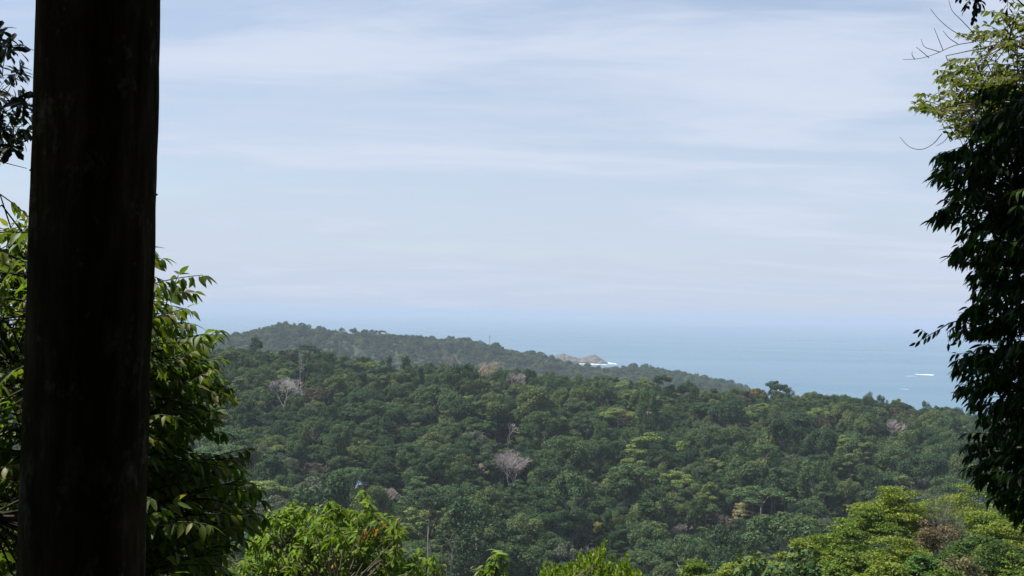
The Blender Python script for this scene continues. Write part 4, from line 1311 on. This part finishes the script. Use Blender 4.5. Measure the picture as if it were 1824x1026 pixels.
# --- bright shrub with upright leaves
r = np.random.default_rng(28)
lv = Leaves()
DS = 25.0
polyS = [(955, 1040), (972, 1012), (985, 1020), (990, 1008), (1005, 1015), (1020, 1000), (1035, 990), (1050, 985), (1075, 978), (1085, 1000), (1095, 1010), (1118, 995), (1122, 1015), (1140, 1020), (1160, 1050), (955, 1060)]
for (px, py) in list(poly_sample(polyS, 260, r)) + [(1076, 968), (1074, 976), (1077, 985), (1034, 985), (1036, 992), (970, 1006), (985, 1004), (1117, 992), (1120, 1000), (1052, 986), (1062, 986), (1090, 996), (1105, 1004), (1135, 1020)]:
    q = P(px, py, DS + r.normal(0, .5))
    lv.shoot(q, np.array([r.normal(0, .25), r.normal(0, .25), 1]), .32, 12, r, .85, -.55, 0, 1.0, 3, .3)
g = P(1050, 1250, DS); gzz = float(ground(g[0], g[1]))
T = thing('bright_shrub', 'bright lime shrub with small upright leaves at the bottom centre', 'shrub', (g[0], g[1], gzz))
build_tree(T, lv, [leaf_template(.125, .055, .05, .15, ovat), leaf_template(.105, .048, .1, .15, ovat)], M_H, r, M_twig, .006,
           ([np.array([g[0], g[1], gzz - .3]), P(1050, 1240, DS), P(1050, 1120, DS), P(1052, 1040, DS)], [.09, .08, .06, .03]), 10, limb_r=.025)

# --- bare saplings
r = np.random.default_rng(29)
for k, (path, lab) in enumerate((
        ([(762, 1060), (763, 1010), (762, 970), (764, 925), (759, 928)], 'tallest bare pale sapling stem right of the bright leafy tree'),
        ([(770, 1060), (768, 1000), (766, 960), (772, 940)], 'bare forked sapling stem leaning right beside the tallest one'),
        ([(795, 1060), (796, 1010), (797, 1004), (788, 995)], 'short bare twisted sapling left of the crooked one'),
        ([(803, 1060), (803, 1010), (806, 1000), (805, 985), (800, 965), (795, 958)], 'crooked bare sapling standing rightmost of the saplings'))):
    DSp = 30.0
    f_ = P(path[0][0], path[0][1], DSp); gzz = float(ground(f_[0], f_[1]))
    T = thing('bare_sapling', lab, 'sapling', (f_[0], f_[1], gzz), 0, 1.0, 'bare saplings')
    o0 = np.array(T.location)
    pts_ = [np.array([0, 0, -.3])] + [P(a, c, DSp) - o0 for a, c in path]
    b = MB(); b.tube(pts_, np.linspace(.032, .011, len(pts_)), 6); obj('stem', b.mesh('stem', M_white if k != 2 else M_bark), T)
    b = MB()
    for q in range(9):
        s_ = pts_[min(len(pts_) - 1, 2 + q % (len(pts_) - 2))]
        dv = nrm(np.array([r.normal(0, .5), r.normal(0, .5), 1])); e_ = s_ + dv * r.uniform(.2, .6)
        b.tube([s_, (s_ + e_) / 2 + r.normal(0, .03, 3), e_], [.010, .007, .003], 4)
    obj('twigs', b.mesh('twigs', M_twig), T)

# ------------------------------------------------------------------ sunny grove at the lower right, some 120 m away
M_grove = {
    'gold': leaf_mat('golden green feathery leaves', (.19, .235, .030), .3, .55, .15, .03, .45, (1.4, 1.5, .5), odd=(.09, .14, .025), oddp=.3),
    'green': leaf_mat('sunny green feathery leaves', (.13, .195, .026), .3, .55, .15, .03, .45, (1.5, 1.6, .5), odd=(.065, .11, .022), oddp=.3),
    'deep': leaf_mat('deep green fine leaves', (.055, .10, .020), .25, .55, .15, .02, .3),
    'mint': leaf_mat('cool green leaves', (.08, .155, .035), .3, .55, .15, .02, .3),
    'rust': leaf_mat('rust brown leaves', (.15, .12, .062), .25, .6, .2, .02, .3),
    'dry': leaf_mat('dry straw leaves', (.16, .15, .07), .25, .6, .2, .02, .3),
}
GROVE = [  # px, py of top, width px, depth m, colour, shape, label
    (1590, 868, 150, 128, 'gold', 'feather', 'tallest golden-green feathery tree in the sunny grove'),
    (1720, 868, 190, 140, 'gold', 'feather', 'broad thin-leaved golden tree behind the right end of the grove'),
    (1800, 880, 150, 136, 'green', 'feather', 'green feathery tree at the far right of the grove'),
    (1500, 935, 130, 116, 'green', 'feather', 'rounded bright green tree on the left shoulder of the grove'),
    (1430, 960, 110, 112, 'gold', 'feather', 'low yellow-green tree at the left of the grove'),
    (1340, 985, 110, 108, 'gold', 'feather', 'low golden tree near the left end of the grove'),
    (1250, 1000, 120, 104, 'green', 'feather', 'lowest green tree at the left end of the grove'),
    (1600, 955, 150, 110, 'gold', 'feather', 'layered yellow-green tree below the tallest grove tree'),
    (1660, 930, 60, 112, 'rust', 'clumpy', 'rust-brown withered tree in the middle of the grove'),
    (1750, 955, 140, 102, 'deep', 'fine', 'dense deep green fine-leaved tree at the right of the grove'),
    (1640, 985, 90, 98, 'mint', 'feather', 'cool mint-green young tree at the bottom of the grove'),
    (1520, 985, 120, 100, 'green', 'feather', 'leafy green tree at the bottom centre of the grove'),
    (1410, 1005, 120, 98, 'gold', 'feather', 'golden tree at the bottom left of the grove'),
    (1300, 1008, 110, 100, 'gold', 'feather', 'yellow-green low tree beside the low golden tree of the grove'),
    (1462, 1000, 100, 103, 'green', 'feather', 'green low tree between the two golden trees at the left of the grove'),
    (1575, 1000, 120, 95, 'gold', 'feather', 'golden-green tree at the very bottom below the layered yellow-green tree'),
    (1680, 1012, 110, 91, 'green', 'feather', 'green tree at the bottom edge below the rust-brown tree'),
    (1805, 985, 110, 99, 'green', 'feather', 'green tree at the bottom right corner of the view'),
    (1785, 925, 130, 117, 'gold', 'feather', 'golden tree under the hanging dark branches at the right of the grove'),
    (1662, 895, 120, 131, 'green', 'feather', 'green crown between the tallest grove tree and the broad golden one'),
    (1545, 905, 110, 122, 'green', 'feather', 'green crown on the left flank of the tallest grove tree'),
    (1715, 992, 60, 94, 'dry', 'clumpy', 'small dry straw-coloured tree at the bottom right of the grove'),
]
for k, (px, pt, w, d, colr, shp, lab) in enumerate(GROVE):
    r = np.random.default_rng(600 + k)
    topp = P(px, pt, d)
    W = w / F * d / 2
    gz_ = float(ground(topp[0], topp[1]))
    Ht = topp[2] - gz_
    base = np.array([topp[0], topp[1], gz_])
    if shp == 'feather':
        nb, K = 24, 260
        q = W * .8 * np.sqrt(r.uniform(0, 1, nb)); a = r.uniform(0, 6.28, nb)
        pz = Ht - .4 - (q / W) ** 2 * W * .8 - r.uniform(0, .5, nb) * W
        pz[0] = Ht - .3; q[0] *= .3
        pad = np.stack([q * np.cos(a), q * np.sin(a), pz], -1)
        ss = r.integers(0, nb, K); rr_ = W * .36 * np.sqrt(r.uniform(0, 1, K)); aa = r.uniform(0, 6.28, K)
        cen = pad[ss] + np.stack([rr_ * np.cos(aa), rr_ * np.sin(aa), r.normal(0, .05, K) * W - .5 * (rr_ / W) ** 2 * W], -1)
        lob = (cen, r.uniform(.35, .8, K) * max(W / 4, .7), r.uniform(.18, .4, K))
        n_, lf = 17000, .21
    elif shp == 'fine':
        K = 120
        z = r.uniform(-.3, 1, K); a = r.uniform(0, 6.28, K); q = np.sqrt(1 - np.clip(z, 0, 1) ** 2)
        lob = (np.stack([W * .9 * q * np.cos(a), W * .9 * q * np.sin(a), Ht - W * .85 + W * .75 * z], -1), r.uniform(.35, .7, K), np.full(K, .6))
        n_, lf = 12000, .2
    else:
        K = 30
        c = r.normal(size=(K, 3)) * np.array([W * .45, W * .45, W * .5])
        lob = (c + np.array([0, 0, Ht - W]), r.uniform(.25, .6, K), np.full(K, .6)); n_, lf = 2600, .2
    T = thing('grove_tree', lab, 'tree', base, 0, 1.0, 'trees of the sunny grove')
    obj('crown', crown_mesh('grove_crown', 'x', 700 + k, n_, lf, M_grove[colr], lob=lob, upb=.9, jit=.6, fuzz=.32), T)
    b = MB()
    fork = Ht - W * 1.15 - .5
    b.tube([(0, 0, -1), (0, 0, 1), (r.normal(0, .2), 0, fork * .6), (0, 0, fork)], [.34, .27, .22, .18], 8)
    obj('trunk', b.mesh('trunk', M_bark), T)
    for p_, rd in limb_paths(np.array([0, 0, fork - .3]), lob[0][r.choice(K, 16)], r, .11, .02):
        b = MB(); b.tube(p_, rd, 5); obj('limb', b.mesh('limb', M_bark), T)
for px, pt, w, d, lab in ((1680, 866, 70, 126, 'pale leafless tree among the thin golden crowns of the grove'), (1690, 880, 60, 118, 'grey leafless branches behind the rust-brown tree')):
    topp = P(px, pt, d); gz_ = float(ground(topp[0], topp[1])); Ht = topp[2] - gz_
    tb_, bb_ = bare_tree(int(px), Ht, .5, 4, .2, .018, 3, 1.0, .14)
    zt = Ht / max(v[2] for v in bb_.v)
    T = thing('bare_tree', lab, 'tree', (topp[0], topp[1], gz_), 0, (w / F * d / 9, w / F * d / 9, zt), 'bare trees in the grove')
    obj('trunk', tb_.mesh('trunk', M_bark), T); obj('branches', bb_.mesh('branches', M_bark), T)

# ------------------------------------------------------------------ the forest we stand in, behind and above the viewpoint
pts, vi, sc_ = [], [], []
r = np.random.default_rng(31)
cand = [1, 2, 12, 14, 17, 18, 0, 15]
for y in np.arange(-44, 8, 4.0):
    for x in np.arange(-46, 47, 4.0):
        if y > -2 and abs(x) < 9: continue
        if y > 2 and -14 < x < 14: continue
        xx_, yy_ = x + r.uniform(-1.6, 1.6), y + r.uniform(-1.6, 1.6)
        if math.hypot(xx_, yy_) < 3.2: continue
        if xx_ < -4 and -24 < yy_ < 4: continue          # a clearing lets some light in from the left
        g_ = float(ground(xx_, yy_))
        s_ = r.uniform(.55, .95)
        if yy_ > -5: s_ = max(s_, .8)
        pts.append((xx_, yy_, g_ - .5)); vi.append(int(r.choice(cand))); sc_.append(s_)
        # understorey
        if yy_ < -5 or abs(xx_) > 12:
            pts.append((xx_ + r.uniform(-1, 1), yy_ + r.uniform(-1, 1), g_ - 2.0)); vi.append(14); sc_.append(.34)
# canopy over our heads
for x in np.arange(-15, 16, 3.5):
    for y in np.arange(-9, 6.5, 3.2):
        if x < -4 and y < 3: continue
        pts.append((x + r.uniform(-1, 1), y + r.uniform(-1, 1), H - 1.6 + r.uniform(0, 2.5))); vi.append(int(r.choice([14, 17, 18]))); sc_.append(.95)
for x0, x1, y0, y1 in ((-8, -1, 6.5, 7.5), (3, 17, 6.5, 15), (.2, 1.5, 12.6, 13.2)):  # unseen crowns added further forward to shade the near foreground trees
    for x in np.arange(x0, x1, 3.2):
        for y in np.arange(y0, y1, 3.0):
            pts.append((x + r.uniform(-1, 1), y + r.uniform(-1, 1), H + .3 + r.uniform(0, 2.0))); vi.append(int(r.choice([14, 17, 18]))); sc_.append(.95)
scatter('shady_forest', 'dark shady forest around and above the viewpoint', np.array(pts), vi, r.uniform(0, 6.28, len(pts)), np.array(sc_), SRC)

# ------------------------------------------------------------------ haze: the humid sea air
b = MB(); b.box((-64000, -64000, -12), (64000, 64000, H + 42))
m, n, l = new_mat('humid sea air')
pv = n.new('ShaderNodeVolumePrincipled')
pv.inputs['Color'].default_value = (.575, .66, .79, 1)
pv.inputs['Density'].default_value = 8.2e-5
pv.inputs['Anisotropy'].default_value = 0.0
out = n.new('ShaderNodeOutputMaterial'); l.new(pv.outputs[0], out.inputs['Volume'])
o = obj('haze', b.mesh('haze', m))
tag(o, 'pale blue humid haze over the sea and forest', kind='stuff')
